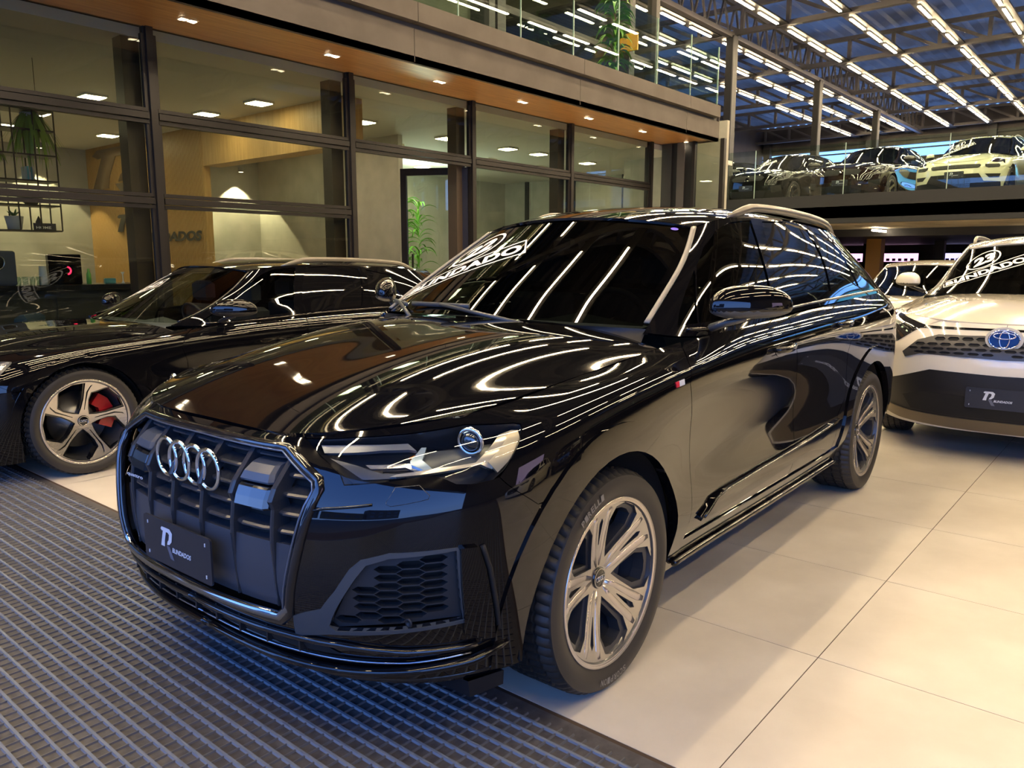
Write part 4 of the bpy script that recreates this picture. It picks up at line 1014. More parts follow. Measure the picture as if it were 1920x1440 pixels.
    mb.box(-Ra - .02, xr + Ra + .02, -yo * .9, yo * .9, zl - .02, zl + .12)
    mb.box(-Ra - .1, xf, -yo * .58, yo * .58, zl - .03, zl + .1); mb.box(xe, xr + Ra + .1, -yo * .58, yo * .58, zl, zl + .15)
    mb.build('underbody', DARK, root)
    # mirrors
    zb = float(B['glass'].ev(.2, 0)[0][2]) + .04; xm = float(B['glass'].ev(.2, 0)[0][0]) - .02; ym = yo * .955
    for sd in (1, -1):
        bm = bmesh.new(); bmesh.ops.create_icosphere(bm, subdivisions=4, radius=1)
        for v in bm.verts:
            x, y, z = v.co; z2 = math.copysign(abs(z) ** .8, z); y2 = math.copysign(abs(y) ** .7, y)
            if z < 0: z2 *= .50
            tw = 1 - .18 * max(y, 0)
            v.co = (x * .10 * tw * (1 if x > 0 else .55) - y2 * .10, y2 * .125, z2 * .088 * tw)
        me = bpy.data.meshes.new('mirror_cap'); bm.to_mesh(me); bm.free(); me.materials.append(paint); me.materials.append(SATIN if not q7 else GREYBLUE)
        for p in me.polygons: p.use_smooth = True; p.material_index = 1 if p.center.z < -.012 else 0
        if sd < 0:
            for v in me.vertices: v.co.y *= -1
            me.flip_normals()
        o = link('wing_mirror', me, root, (xm - .10, sd * (ym + .115), zb + .075))
        MB().tube([(.03, -sd * .15, -.085), (.03, -sd * .09, -.062), (.0, -sd * .02, -.045)], [.035, .03, .02], 8, flat=.5).build('mirror_arm', SATIN if not q7 else GREYBLUE, o)
    # roof rails
    if rails:
        for sd in (1, -1):
            p = []
            for t in np.linspace(0, 1, 22):
                s_ = (.16 + t * .70) * Br.smax; q = Br.ev(s_, Br.vmax * .955)[0]; lift = .042 * min(1, math.sin(math.pi * min(max(t, .0), 1)) * 2.2)
                p.append(Vector((q[0], q[1] * sd, q[2] + lift - .004)))
            rr = [.008 + .010 * min(1, math.sin(math.pi * t) * 4) for t in np.linspace(0, 1, 22)]
            mb = MB().tube(p, rr, 10, flat=1.2, up=(0, 0, 1)); mb.build('roof_rail', RAILM, root)
    # interior
    bw = Bw.ev(0, 0)[0]; it = MB()
    prof = [(0, 0), (.25, .01), (.36, -.03), (.42, -.11), (.40, -.25), (0, -.3)]
    x0, z0 = bw[0] - .10, bw[2] - .035
    V = []; yw = yo * .70
    for yy in np.linspace(-yw, yw, 9):
        bump = .045 * math.exp(-((yy - .37) / .16) ** 2)
        V += [(x0 - a - (.10 if abs(yy) > yw * .95 and a == 0 else 0), yy, z0 + b + (bump if .2 < a < .4 else 0)) for a, b in prof]
    F = [(i * 6 + j, i * 6 + (j + 1) % 6, (i + 1) * 6 + (j + 1) % 6, (i + 1) * 6 + j) for i in range(8) for j in range(6)]
    it.add(V, F, 0, True); it.build('dashboard', INTERG, root)
    a = np.linspace(0, 2 * math.pi, 25)[:-1]; cx, cz = x0 - .52, z0 - .02
    sw = MB().tube([(cx + .07 * math.sin(t), .37 + .185 * math.cos(t), cz + .165 * math.sin(t)) for t in a], .016, 8, closed=True)
    sw.tube([(cx, .20, cz), (cx + .02, .37, cz - .01), (cx, .54, cz)], .018, 6); sw.tube([(cx, .37, cz), (cx + .2, .37, cz - .1)], .05, 8)
    sw.build('steering_wheel', SATIN, root)
    for yy in (.37, -.37):
        for xx in (x0 - .98, x0 - 1.85):
            s = MB(); zt = z0 + .10
            s.box(xx - .06, xx + .06, yy - .22, yy + .22, z0 - .55, zt, bev=.03); s.box(xx - .05, xx + .04, yy - .12, yy + .12, zt + .03, zt + .21, bev=.03)
            s.box(xx, xx + .45, yy - .23, yy + .23, z0 - .62, z0 - .48, bev=.03)
            s.build('seat', INTER, root)
    add_wheels(root, *wheel, xr, yo)
    for f in FEATURES.get(style, []):
        nm, m, pts, off, both = f[:5]; kw = f[5] if len(f) > 5 else {}
        if both == 'one': panel(nm, m, root, L, I(pts), one=True, off=off, ds=max(ds, .03), **kw)
        else: panel(nm, m, root, L, I(pts), off=off, ds=max(ds, .03), **kw)
    if plate:
        zpl = plate[1]; px = float(L.ev(0, L.at_yz(.001, zpl)[1])[0][0]) + .014
        plate_part(root, (px, 0, zpl), (0, 1, 0), (0, 0, 1), (1, 0, 0))
    if sticker: year_sticker(root, Bw, sticker)
    return root, B, O
def year_sticker(root, Bw, yr):
    q = [np.array(a) for a in idx(Bw, [(.48, -3.55), (.98, -3.95), (2.40, -.42), (1.98, -.10)])]   # lower left, upper left, upper right, lower right
    def fn(u, w):
        u = u[:, None]; w = w[:, None]
        p = (q[0] * (1 - u) + q[3] * u) * (1 - w) + (q[1] * (1 - u) + q[2] * u) * w
        P = Bw.ev(p[:, 0], p[:, 1]); N = Bw.nrm(p[:, 0], p[:, 1]); N *= np.where(N[:, 2:] < 0, -1, 1)
        return P + N * .003, N
    g = Geo()
    def quad(a, b, c, d):
        pts = np.array(densify([a, b, c, d], .06)); k = len(pts); P, N = fn(pts[:, 0], pts[:, 1]); g.put(P, N, [tuple(range(k))])
    t = .012; th = .07
    for i in range(16):
        a, b = i / 16, (i + 1) / 16
        for lo, hi in ((0, th), (1 - th, 1)):
            P, N = fn(np.array([a, b, b, a]), np.array([lo, lo, hi, hi])); g.put(P, N, [(0, 1, 2, 3)])
    for a, b in ((0, t), (1 - t, 1)):
        P, N = fn(np.array([a, b, b, a]), np.array([th, th, 1 - th, 1 - th])); g.put(P, N, [(0, 1, 2, 3)])
    text_on(fn, 'BLINDADO', (.03, .97, .2, .8), g, bold=.045, space=1.05)
    # oval above
    c = (.55, 2.0); ru, rw = .235, .93
    n = 48; A = np.linspace(0, 2 * math.pi, n + 1)
    for i in range(n):
        u = []; w = []
        for a, k in ((A[i], 1), (A[i + 1], 1), (A[i + 1], .90), (A[i], .90)): u.append(c[0] + ru * k * math.cos(a)); w.append(c[1] + rw * k * math.sin(a) + .5 * ru * k * math.cos(a))
        P, N = fn(np.array(u), np.array(w)); g.put(P, N, [(0, 1, 2, 3)])
    text_on(fn, yr, (c[0] - .15, c[0] + .15, c[1] - .52, c[1] + .52), g, bold=.05, shear=.2)
    g.build('windshield_sticker', STICK, root)
GREYBLUE = mat('grey mirror plastic', (.06, .065, .07), .35)
RAILM = mat('satin anodised rail', (.20, .185, .16), .32, .6)
LAMPS = {
 'rav': [(2.75, 6.3), (3.6, 6.55), (4.9, 6.75), (5.7, 6.7), (5.9, 6.2), (5.3, 5.5), (4.6, 4.95), (4.0, 4.85)],
 'cay': [(3.5, 6.35), (4.1, 6.7), (5.0, 6.85), (5.9, 6.7), (5.8, 6.2), (5.2, 5.8), (4.4, 5.75), (3.9, 5.9)],
 'suv': [(2.6, 6.3), (3.6, 6.5), (4.9, 6.6), (5.6, 6.5), (5.8, 6.1), (5.2, 5.6), (4.4, 5.4), (3.4, 5.5)],
}
LAMP_SPLIT = {'rav': 5, 'cay': 5, 'suv': 5}
SILV = mat('skid plate silver', (.16, .13, .09), .35, .5)
LAMPIN = mat('headlight inner', (.10, .10, .11), .25, .6)
LAMPLIT = mat('headlight reflector', (.7, .7, .72), .15, .8)
FEATURES = {
 'rav': [('headlight', mat('dark lamp lens', (.02, .02, .022), .04, 0, 1), LAMPS['rav'], .004, 'two'),
   ('headlight_reflector', LAMPLIT, [(4.0, 6.25), (5.2, 6.5), (5.4, 6.25), (4.3, 5.95)], .006, 'two'),
   ('headlight_projector', LAMPLIT, [(4.55, 5.7), (4.9, 5.85), (5.05, 5.6), (4.75, 5.4)], .006, 'two'),
   ('hood_edge_trim', GLOSS, [(0, 6.35), (2.75, 6.3), (3.3, 6.0), (2.7, 6.08), (0, 6.12)], .003, 'one'),
   ('grille_surround', DARK, [(0, 5.55), (2.0, 5.55), (2.9, 5.0), (3.55, 4.1), (3.4, 3.8), (2.7, 4.05), (0, 3.95)], .002, 'one'),
   ('lower_grille', SATIN, [(0, 3.3), (2.2, 3.35), (3.6, 2.9), (5.9, 2.0), (6.0, 1.1), (4.0, .9), (0, .9)], .006, 'one'),
   ('lower_air_intake', DARK, [(0, 2.2), (2.6, 2.2), (3.4, 1.9), (3.0, 1.3), (0, 1.3)], .008, 'one'),
   ('skid_plate', SILV, [(0, 1.2), (3.2, 1.2), (5.2, 1.35), (5.3, .9), (3.6, .45), (0, .3)], .016, 'one')],
 'cay': [('headlight', mat('cool dark lamp lens', (.03, .02, .03), .04, 0, 1), LAMPS['cay'], .004, 'two'),
   ('headlight_reflector', LAMPLIT, [(4.6, 6.2), (5.3, 6.5), (5.5, 6.3), (4.9, 6.05)], .006, 'two'),
   ('center_grille', DARK, [(0, 5.2), (2.2, 5.2), (2.45, 4.9), (2.3, 4.2), (2.1, 4.0), (0, 4.0)], .004, 'one'),
   ('side_grille', DARK, [(2.9, 5.25), (4.5, 5.2), (4.75, 4.8), (4.6, 4.1), (3.3, 4.0), (2.95, 4.4)], .004, 'two'),
   ('fog_light_slot', DARK, [(3.0, 2.9), (4.9, 2.9), (4.7, 2.2), (3.5, 2.2)], .004, 'two'),
   ('lower_grille', DARK, [(0, 3.0), (2.3, 3.0), (2.9, 1.8), (5.0, 1.6), (5.2, .6), (0, .4)], .006, 'one')],
 'suv': [('headlight', LAMPIN, LAMPS['suv'], .004, 'two'),
   ('headlight_reflector', LAMPLIT, [(3.6, 6.2), (4.8, 6.35), (5.1, 6.1), (4.3, 5.75)], .006, 'two'),
   ('kidney_grille', DARK, [(.15, 6.2), (1.7, 6.1), (2.2, 5.3), (1.8, 4.2), (.25, 4.2)], .004, 'two'),
   ('side_air_intake', DARK, [(3.2, 3.0), (4.8, 3.2), (4.9, 2.1), (3.4, 1.8)], .004, 'two'),
   ('lower_grille', DARK, [(0, 2.2), (2.6, 2.2), (2.2, 1.2), (0, 1.2)], .004, 'one')],
 'sedan': [('headlight', LAMPIN, None, .004, 'two'),
   ('front_grille', DARK, [(0, 6.2), (1.8, 6.2), (2.2, 5.4), (1.7, 2.4), (0, 2.4)], .004, 'one')],
 'rs': [('front_grille', DARK, [(0, 6.4), (2.0, 6.4), (2.6, 5.4), (2.1, 1.6), (0, 1.5)], .004, 'one'),
   ('side_air_intake', DARK, [(2.9, 4.4), (4.9, 4.7), (5.2, 2.2), (4.6, 1.2), (3.0, 1.3)], .004, 'two')],
}
FEATURES['sedan'][0] = ('headlight', LAMPIN, OUT['lamp'], .004, 'two')
FEATURES['rs'].append(('headlight', LAMPIN, OUT['lamp'], .004, 'two'))
FEATURES['rs'].append(('headlight_reflector', LAMPLIT, OUT['lamp_lip'], .006, 'two'))
def tyre_text(wheel_root, txt, Rm, a0, h=.022, wd=.020):
    """raised letters around a sidewall"""
    g = Geo(); a = a0
    for ch in txt:
        if ch == ' ': a += wd / Rm; continue
        c, s = math.cos(a), math.sin(a)
        fn = plane_fn(((Rm * c), .003, Rm * s), (-s * wd * .8, 0, c * wd * .8), (c * h, 0, s * h), (0, 1, 0))
        text_on(fn, ch, (-.5, .5, -.5, .5), g, bold=.02); a += wd / Rm
    return g.build('tyre_lettering', TYRETXT, wheel_root)
# ---------------------------------------------------------------- front-end details of the main car
FRAMEM = mat('grille frame lacquer', (.008, .008, .010), .12, 0, .8)
SLATM = mat('grille slat plastic', (.030, .033, .040), .22)
PANM = mat('grille blank plastic', (.045, .050, .062), .34)
UTRIM = mat('black chrome trim', (.38, .42, .50), .10, 1)
SENSG = mat('sensor glass', (.012, .013, .016), .06, 0, 1)
SENSF = mat('sensor cover satin', (.06, .07, .09), .30)
MESHM = mat('intake mesh plastic', (.020, .023, .028), .42)
EYE = mat('daylight guide', (.20, .21, .23), .22, .4)
CREAML = mat('light guide cream', (.62, .56, .44), .18, .55)
CHEV = mat('lamp chevron', (.42, .52, .54), .22, .4)
AMBER = mat('amber reflector', (.8, .22, .02), .3)
def q7_front(root, B, O):
    L = B['lower']; I = lambda pts: idx(L, pts)
    cache = {}
    def X(y, z):
        k = (round(abs(y), 3), round(z, 3))
        if k not in cache:
            s, v = L.at_yz(max(abs(y), .001), z); cache[k] = float(L.ev(s, v)[0][0])
        return cache[k]
    def path(pts, off=0, step=.04):
        out = []
        for a, b in zip(pts[:-1], pts[1:]):
            k = max(1, int(math.dist(a, b) / step))
            for t in range(k): y, z = a[0] + (b[0] - a[0]) * t / k, a[1] + (b[1] - a[1]) * t / k; out.append((X(y, z) + off, y, z))
        out.append((X(*pts[-1]) + off, *pts[-1])); return out
    def sheet(name, m, half, parent, off, ds=.04, mirror=False, rim=.0):
        """panel on the nose given in (y, z)"""
        vs, F, Lp = flatmesh(half, ds=ds); P = np.array([(X(y, z) + off, y, z) for y, z in vs]); mb = MB()
        F = [f if np.cross(P[f[1]] - P[f[0]], P[f[2]] - P[f[0]])[0] > 0 else f[::-1] for f in F]
        mb.add(P, F, 0, True)
        if rim:
            for l in Lp:
                k = len(l); V = [P[i] for i in l] + [P[i] - [rim, 0, 0] for i in l]; q = [(i, (i + 1) % k, k + (i + 1) % k, k + i) for i in range(k)]
                if area2([tuple(vs[i]) for i in l]) > 0: q = [x[::-1] for x in q]
                mb.add(V, q)
        return mb.build(name, m, parent)
    oct_ = [(-.545, .835), (-.405, .903), (.405, .903), (.545, .835), (.556, .815), (.475, .455), (.44, .425), (-.44, .425), (-.475, .455), (-.556, .815)]
    back = sheet('grille', DARK, [(y * 1.0, z) for y, z in oct_], root, -.075, ds=.08)
    tag(back, 'octagonal single-frame grille')
    closed = oct_ + [oct_[0]]
    MB().tube(path(closed, -.002)[:-1], .016, 8, closed=True, flat=1.0).build('grille_frame', FRAMEM, back)
    MB().tube([(x + .016, y * .975, z * .975 + .016) for x, y, z in path(closed, -.003)[:-1]], .0035, 6, closed=True).build('grille_frame_edge', mat('satin frame edge', (.16, .18, .22), .22, .6), back)
    def shape(z):   # half width of the opening at height z
        return float(np.interp(z, [.43, .455, .815, .835, .903], [.445, .475, .556, .545, .405])) - .012
    bars = [-.41, -.245, -.085, .085, .245, .41]
    ztop = [.885, .889, .889, .889, .889, .885]
    def barpath(y):
        w = shape(.88)
        zt = .895 if abs(y) < .39 else .888
        return [(zt, -.020), (.80, .002), (.765, .004), (.74, -.012), (.69, -.014), (.645, -.016), (.645, -.016), (.455, -.022)]
    for y in bars:
        mb = MB(); pr = barpath(y); V = []
        for z, o in pr:
            x = X(y, z) + o; t = .0095 if z > .75 else .0060
            t = t if z > .5 else .004
            V += [(x - .06, y - t, z), (x - .006, y - t, z), (x, y - t * .5, z), (x, y + t * .5, z), (x - .006, y + t, z), (x - .06, y + t, z)]
        F = [(i * 6 + j, i * 6 + j + 1, (i + 1) * 6 + j + 1, (i + 1) * 6 + j) for i in range(len(pr) - 1) for j in range(5)]
        mb.add(V, [f[::-1] for f in F] + [(0, 1, 2, 3, 4, 5)]).build('vertical_bar', SLATM, back)
    edges = [None] + bars + [None]
    for c in range(7):
        for i, z in enumerate([.685, .735, .785, .835, .878]):
            w = shape(z); a = -w if c == 0 else edges[c] + .008; b = w if c == 6 else edges[c + 1] - .008
            if b - a < .05 or (c in (2, 3, 4) and False): continue
            if c in (1, 5) and .73 < z < .86: continue
            mb = MB(); n = 5; V = []
            for k in range(n + 1):
                t = k / n; y = a + (b - a) * t; e = .008 * (1 if k in (0, n) else 0); x = X(y, z) - .022 - e
                V += [(x - .05, y, z + .012), (x - .006, y, z + .002), (x, y, z - .003), (x, y, z - .008), (x - .05, y, z - .004)]
            F = [(k * 5 + j, k * 5 + (j + 1) % 5, (k + 1) * 5 + (j + 1) % 5, (k + 1) * 5 + j) for k in range(n) for j in range(5)]
            mb.add(V, F).build('slat', SLATM, back)
    # blank panels under the slats
    for c in range(7):
        zt, zb_ = .645, .452
        wt, wb = shape(zt), shape(zb_)
        a1 = -wt if c == 0 else edges[c] + .005; b1 = wt if c == 6 else edges[c + 1] - .005
        a0 = -wb + .01 if c == 0 else edges[c] + .005; b0 = wb - .01 if c == 6 else edges[c + 1] - .005
        sheet('blank_panel', PANM, [(a0, zb_), (b0, zb_), (b1, zt), (a1, zt)], back, -.030, rim=.05)
    # radar / camera covers
    for y0 in (-.3275, .3275):
        w = .068
        for nm, m, z0, z1, o, tw in (('sensor_cover', SENSF, .805, .858, .000, .82), ('sensor_window', SENSG, .735, .797, -.002, 1)):
            mb = MB(); V = []
            rows = [(z0, o - .006), (z0 + .006, o), ((z0 + z1) / 2, o), (z1 - .006, o - (.012 if m is SENSF else .002)), (z1, o - (.03 if m is SENSF else .008))]
            for z, oo in rows:
                k = 1 if z < (z0 + z1) / 2 else (tw if z > z1 - .01 else (1 + tw) / 2)
                for t in (-1, -.85, 0, .85, 1):
                    V.append((X(y0 + t * w * k, z) + oo - (.012 if abs(t) == 1 else 0), y0 + t * w * k, z))
            F = [(r * 5 + j, r * 5 + j + 1, r * 5 + j + 6, r * 5 + j + 5) for r in range(4) for j in range(4)]
            n = len(V); V += [(v[0] - .06, v[1], v[2]) for v in V]
            ring = [0, 1, 2, 3, 4, 9, 14, 19, 24, 23, 22, 21, 20, 15, 10, 5]
            F += [(ring[i], ring[i - 1], ring[i - 1] + n, ring[i] + n) for i in range(16)]
            mb.add(V, F).build(nm, m, back)
    # four rings
    zc = .812
    for k in range(4):
        y = (k - 1.5) * .083 + .0; x = X(y, zc) + .006 + .004 * (k % 2)
        MB().tube([(x, y + math.cos(a) * .0595, zc + .0595 * math.sin(a)) for a in np.linspace(0, 2 * math.pi, 41)[:-1]], .0068, 10, closed=True, flat=.9).build('emblem_ring', CHROME, back)
    # badge in the grille
    fn = plane_fn((X(-.33, .715) - .004, -.395, .703), (0, .11, 0), (0, 0, .014), (1, 0, 0)); g = Geo(); text_on(fn, 'quattro', (0, 1, 0, 1), g, bold=.02); g.build('grille_lettering', PLATEW, back)
    # chrome U along the bottom of the grille
    up = [(-.50, .535), (-.475, .47), (-.44, .440), (0, .428), (.44, .440), (.475, .47), (.50, .535)]
    P = path(up, .004, .03); r = [.004 + .011 * min(1, max(0, (i / (len(P) - 1))) * (1 - i / (len(P) - 1)) * 14) for i in range(len(P))]
    MB().tube(P, r, 10, flat=.8, up=(1, 0, 0)).build('grille_bottom_trim', UTRIM, root)
    # slot under the grille with fins, then the front lip
    sheet('lower_slot', DARK, [(-.52, .385), (-.60, .335), (.60, .335), (.52, .385)], root, .003, ds=.05)
    for y in np.linspace(-.48, .48, 9):
        mb = MB(); x = X(y, .36); mb.box(x - .03, x + .012, y - .004, y + .004, .335, .388); mb.build('slot_fin', SATIN, root)
    for sd in (1, -1):
        p = ribbon_pts(L, I([(0, 1.55), (2, 1.55), (3, 1.5), (4, 1.35), (5.1, 1.30)]), .006, sd); MB().tube(p, .010, 8).build('lower_lip_trim', GLOSS, root)
        p = ribbon_pts(L, I([(0, .85), (2, .85), (3, .85), (4, .9), (5, 1.0), (5.6, 1.2)]), .014, sd); MB().tube(p, [.018] * (len(p) - 3) + [.015, .010, .004], 10, flat=.75).build('front_lip', BLACK, root)
        p = ribbon_pts(L, I([(0, .1), (2, .1), (4, .15), (5.5, .2)]), -.01, sd); MB().tube(p, .014, 8).build('front_lip_lower', GLOSS, root)
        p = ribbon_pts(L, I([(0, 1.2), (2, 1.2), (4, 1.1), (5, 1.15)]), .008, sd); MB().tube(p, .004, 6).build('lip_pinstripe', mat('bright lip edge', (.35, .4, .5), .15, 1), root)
        # spoiler strake ahead of the front wheel
        x0 = .47; mb = MB(); mb.add([(x0 + .12, sd * .60, .235), (x0 + .12, sd * .85, .24), (x0 + .02, sd * .90, .25), (x0 + .02, sd * .60, .24), (x0 + .09, sd * .62, .165), (x0 + .09, sd * .83, .17), (x0 + .0, sd * .88, .19), (x0 + .0, sd * .62, .18)],
            [(0, 1, 5, 4), (1, 2, 6, 5), (2, 3, 7, 6), (3, 0, 4, 7), (4, 5, 6, 7)]).build('wheel_spoiler', SATIN, root)
    # side air intakes
    panel('air_intake_back', DARK, root, L, O['air'], off=-.055, rim=0, ds=.06)
    # holes = elongated hexagons
    A = np.array(O['air']); x0, y0 = A.min(0); x1, y1 = A.max(0); holes = []
    pw, ph, hw, hh = .060, .0290, .0385, .0122
    for i in range(11):
        for j in range(12):
            cx = x0 + i * pw - .01; cy = y0 + .012 + j * ph + (ph / 2 if i % 2 else 0)
            hx = [(cx - hw, cy), (cx - hw + .017, cy + hh), (cx + hw - .017, cy + hh), (cx + hw, cy), (cx + hw - .017, cy - hh), (cx - hw + .017, cy - hh)]
            hx = [(cx + (a - cx) * .98, b) for a, b in hx]
            big = [(cx + (a - cx) * 1.02, cy + (b - cy) * 1.05) for a, b in hx]
            if inside(np.array(big), O['air']).all(): holes.append(hx)
    for sd in (1, -1):
        panel_geo(Geo(), L, O['air'], holes, side=sd, ds=.5, off=-.016, rim=.022).build('honeycomb_mesh', MESHM, root)
    tr = O['air_trim']
    panel('intake_surround', GREYBLUE, root, L, tr, [O['air']], off=.004, rim=.016, ds=.04)
    panel('intake_blade', BLACK, root, L, O['blade'], off=.016, rim=.03, ds=.03)
    for sd in (1, -1):
        p = ribbon_pts(L, [(a, b) for a, b in I([(5.22, 3.40), (5.33, 2.9), (5.43, 2.0), (5.47, 1.5)])], .003, sd); MB().tube(p, .008, 6).build('air_curtain_slot', DARK, root)
        q = L.ev(*I([(4.15, 1.98)])[0])[0]; MB().lathe([(.013, .012), (.012, .016), (.007, .016), (.006, .012), (0, .012)], 20, 'x', c=(q[0] - .01, q[1] * sd, q[2])).build('parking_sensor', SATIN, root)
        s, v = O['sensor'][0]; q = L.ev(s, v)[0]; n = L.nrm(s, v)[0]
        pts = [Vector(((q + n * .002 + np.array([-n[1], n[0], 0]) * .011 * math.cos(a) + np.array([0, 0, 1]) * .011 * math.sin(a)) * [1, sd, 1])) for a in np.linspace(0, 2 * math.pi, 17)[:-1]]
        MB().tube(pts, .0016, 5, closed=True).build('parking_sensor', DARK, root)
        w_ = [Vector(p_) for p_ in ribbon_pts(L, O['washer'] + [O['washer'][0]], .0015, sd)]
        MB().tube(w_, .0022, 5).build('washer_cover_seam', mat('seam grey', (.05, .055, .06), .3), root)  # grey line traced around the washer cover
    panel('washer_cover', BLACK, root, L, O['washer'], off=.004, rim=.008, ds=.03)
    # crease under the headlights
    for sd in (1, -1):
        p = ribbon_pts(L, I([(2.55, 4.25), (2.9, 4.45), (3.6, 4.7)]), .001, sd); MB().tube(p, .004, 6).build('bumper_crease', BLACK, root)
    # headlights
    lamp = O['lamp']
    for sd in (1, -1):
        h = panel_geo(Geo(), L, lamp, side=sd, off=-.085, rim=0, ds=.05).build('headlight', mat('headlight housing', (.035, .036, .04), .3, .3), root)
        g = Geo(); vs, F, Lp = flatmesh(lamp, ds=.04, grid=False); q = vs[Lp[0]]
        P = L.ev(q[:, 0], q[:, 1]); N = L.nrm(q[:, 0], q[:, 1]); a = P - N * .003; b = P - N * .09; k = len(q)
        MB().add(np.concatenate([a, b]) * [1, sd, 1], [(i, (i + 1) % k, k + (i + 1) % k, k + i) for i in range(k)], 0, True).build('housing_wall', mat('housing bezel', (.05, .052, .058), .2, .5), h)
        def el(nm, m, poly, off, rim=.012, ds=.03): panel_geo(Geo(), L, poly, side=sd, off=off, rim=rim, ds=ds).build(nm, m, h)
        el('daylight_guide', EYE, O['lamp_eyelid'], -.022)
        el('light_guide', CREAML, O['lamp_lip'][1:-1], -.018, .02)
        el('chevron', CHEV, O['lamp_chev'], -.035)
        el('reflector_blade', LAMPLIT, O['lamp_blade'], -.045)
        el('projector_box', mat('projector bezel', (.10, .11, .11), .25, .4), O['lamp_box'], -.055, .02)
        # side reflector
        ti = I([(5.30, 5.62), (5.52, 5.95), (5.75, 6.30), (5.92, 6.28), (5.88, 6.0), (5.62, 5.45), (5.45, 5.2)])
        el('side_reflector', mat('honeycomb reflector', (.45, .40, .28), .3, .4), ti, -.010, .01)
        el('inner_ledge', mat('smoked reflector', (.16, .17, .19), .2, .7), I([(2.6, 6.15), (3.1, 6.0), (3.6, 5.72), (4.4, 5.66), (4.2, 5.60), (3.3, 5.50)]), -.03)
        for i in range(5):
            y0_, z0_ = 3.55 + i * .03, 5.92 - i * .07
            el('cooling_fin', SATIN, I([(y0_, z0_), (4.05 + i * .03, z0_ + .03), (4.05 + i * .03, z0_ - .01), (y0_, z0_ - .03)]), -.055, .02)
        el('amber_reflector', AMBER, I([(4.0, 6.27), (4.13, 6.36), (4.10, 6.22)]), -.04)
        s, v = O['lamp_proj'][0]; c = L.ev(s, v)[0]; n = L.nrm(s, v)[0]; n = np.array([.95, .25, -.12]); n /= np.linalg.norm(n); c = (c - n * .055) * [1, sd, 1]; n = n * [1, sd, 1]
        bm = bmesh.new(); bmesh.ops.create_uvsphere(bm, u_segments=32, v_segments=16, radius=.031); me = bpy.data.meshes.new('projector_lens'); bm.to_mesh(me); bm.free(); me.materials.append(mat('projector glass', (.02, .03, .035), .02, 0, 1, spec=1))
        for p_ in me.polygons: p_.use_smooth = True
        link('projector_lens', me, h, tuple(c))
        ax = Vector((0, 0, 1)).cross(Vector(n)).normalized(); ay = Vector(n).cross(ax)
        MB().tube([Vector(c) + Vector(n) * .012 + ax * .036 * math.cos(a) + ay * .036 * math.sin(a) for a in np.linspace(0, 2 * math.pi, 33)[:-1]], .006, 8, closed=True).build('projector_ring', CHROME, h)
        MB().tube([Vector(c) + Vector(n) * .006 + ax * (.022 * t) + ay * (.036 - .010 * abs(t)) for t in (-1, -.5, 0, .5, 1)], .006, 8).build('lit_module', mat('lit lamp module', (1, 1, 1), .3, emit=(.75, 1.0, 1.0), es=1.6), h)
        MB().box(-.05, .05, -.004, .004, -.003, .003).build('vent_bar', LAMPLIT, h, (c[0] - .02, c[1] - sd * .05, c[2] - .045), (0, 0, sd * R(35)))
        panel_geo(Geo(), L, inset(lamp, .003), side=sd, off=.001, rim=0, ds=.04).build('headlight_lens', LAMPGLASS, root)
    # plate
    # door furniture, badges
    for (k, sl) in (('handle1', .10), ('handle2', .10)):
        s, v = O[k][0]; v += .015
        for sd in (1, -1):
            P = [(L.ev(s + t, v + .006 * abs(t) * 10)[0] + np.array([0, o, 0])) * [1, sd, 1] for t, o in ((-sl, .0), (-sl * .85, .028), (-sl * .3, .038), (sl * .3, .038), (sl * .85, .028), (sl, .0))]
            MB().tube(P, [.010, .012, .013, .013, .012, .010], 10, flat=1.2).build('door_handle', BLACK, root)
            panel_geo(Geo(), L, [(s + .085 * math.cos(a), v - .004 + .030 * math.sin(a)) for a in np.linspace(0, 2 * math.pi, 17)[:-1]], side=sd, off=.0015, rim=0, ds=.05).build('handle_recess', mat('recess gloss', (.012, .012, .013), .15, 0, 1), root)
    s0, v0 = O['badge'][0]; s1, v1 = O['badge'][2]; v0 -= .010; v1 += .010
    for sd in (1, -1):
        panel_geo(Geo(), L, [(s0, v1), (s0 + .022, v1), (s0 + .022, v0), (s0, v0)], side=sd, off=.003, rim=.003, ds=.05).build('fender_badge', mat('badge red', (.6, .02, .05), .3), root)
        panel_geo(Geo(), L, [(s0 + .024, v1), (s1, v1), (s1, v0), (s0 + .024, v0)], side=sd, off=.003, rim=.003, ds=.05).build('fender_badge', PLATEW, root)
    # gloss blade along the door bottoms
    dl = [(2.20, .175), (2.30, .245), (2.40, .262), (3.80, .292), (3.92, .30), (3.86, .27), (3.2, .215), (2.5, .185)]
    panel('door_blade', BLACK, root, L, dl, off=.016, rim=.02, ds=.03)
    for sd in (1, -1):
        p = ribbon_pts(L, [(2.22, .19), (2.31, .25), (2.42, .265), (3.80, .294)], .018, sd); MB().tube(p, .006, 6).build('door_blade_edge', GLOSS, root)
        p = ribbon_pts(L, [(2.06, .03), (3.5, .03), (4.02, .035)], .02, sd); MB().tube(p, .014, 8).build('sill_edge', BLACK, root)
    # wipers, cowl
    Bw, Bh = B['wind'], B['hood']
    cw = MB(); V = []
    ys = np.linspace(-.74, .74, 31)
    for y in ys:
        v_ = np.interp(abs(y), [0, .74], [0, Bw.vmax]) * (1 if y >= 0 else -1); a = Bw.ev(.0, v_)[0]; w_ = np.interp(abs(y), [0, .82], [0, Bh.vmax]) * (1 if y >= 0 else -1); b = Bh.ev(Bh.smax, w_)[0]
        V += [tuple(a + np.array([.01, 0, -.004])), (b[0] * .6 + a[0] * .4, y, min(a[2], b[2]) - .018), tuple(b + np.array([-.004, 0, -.012]))]
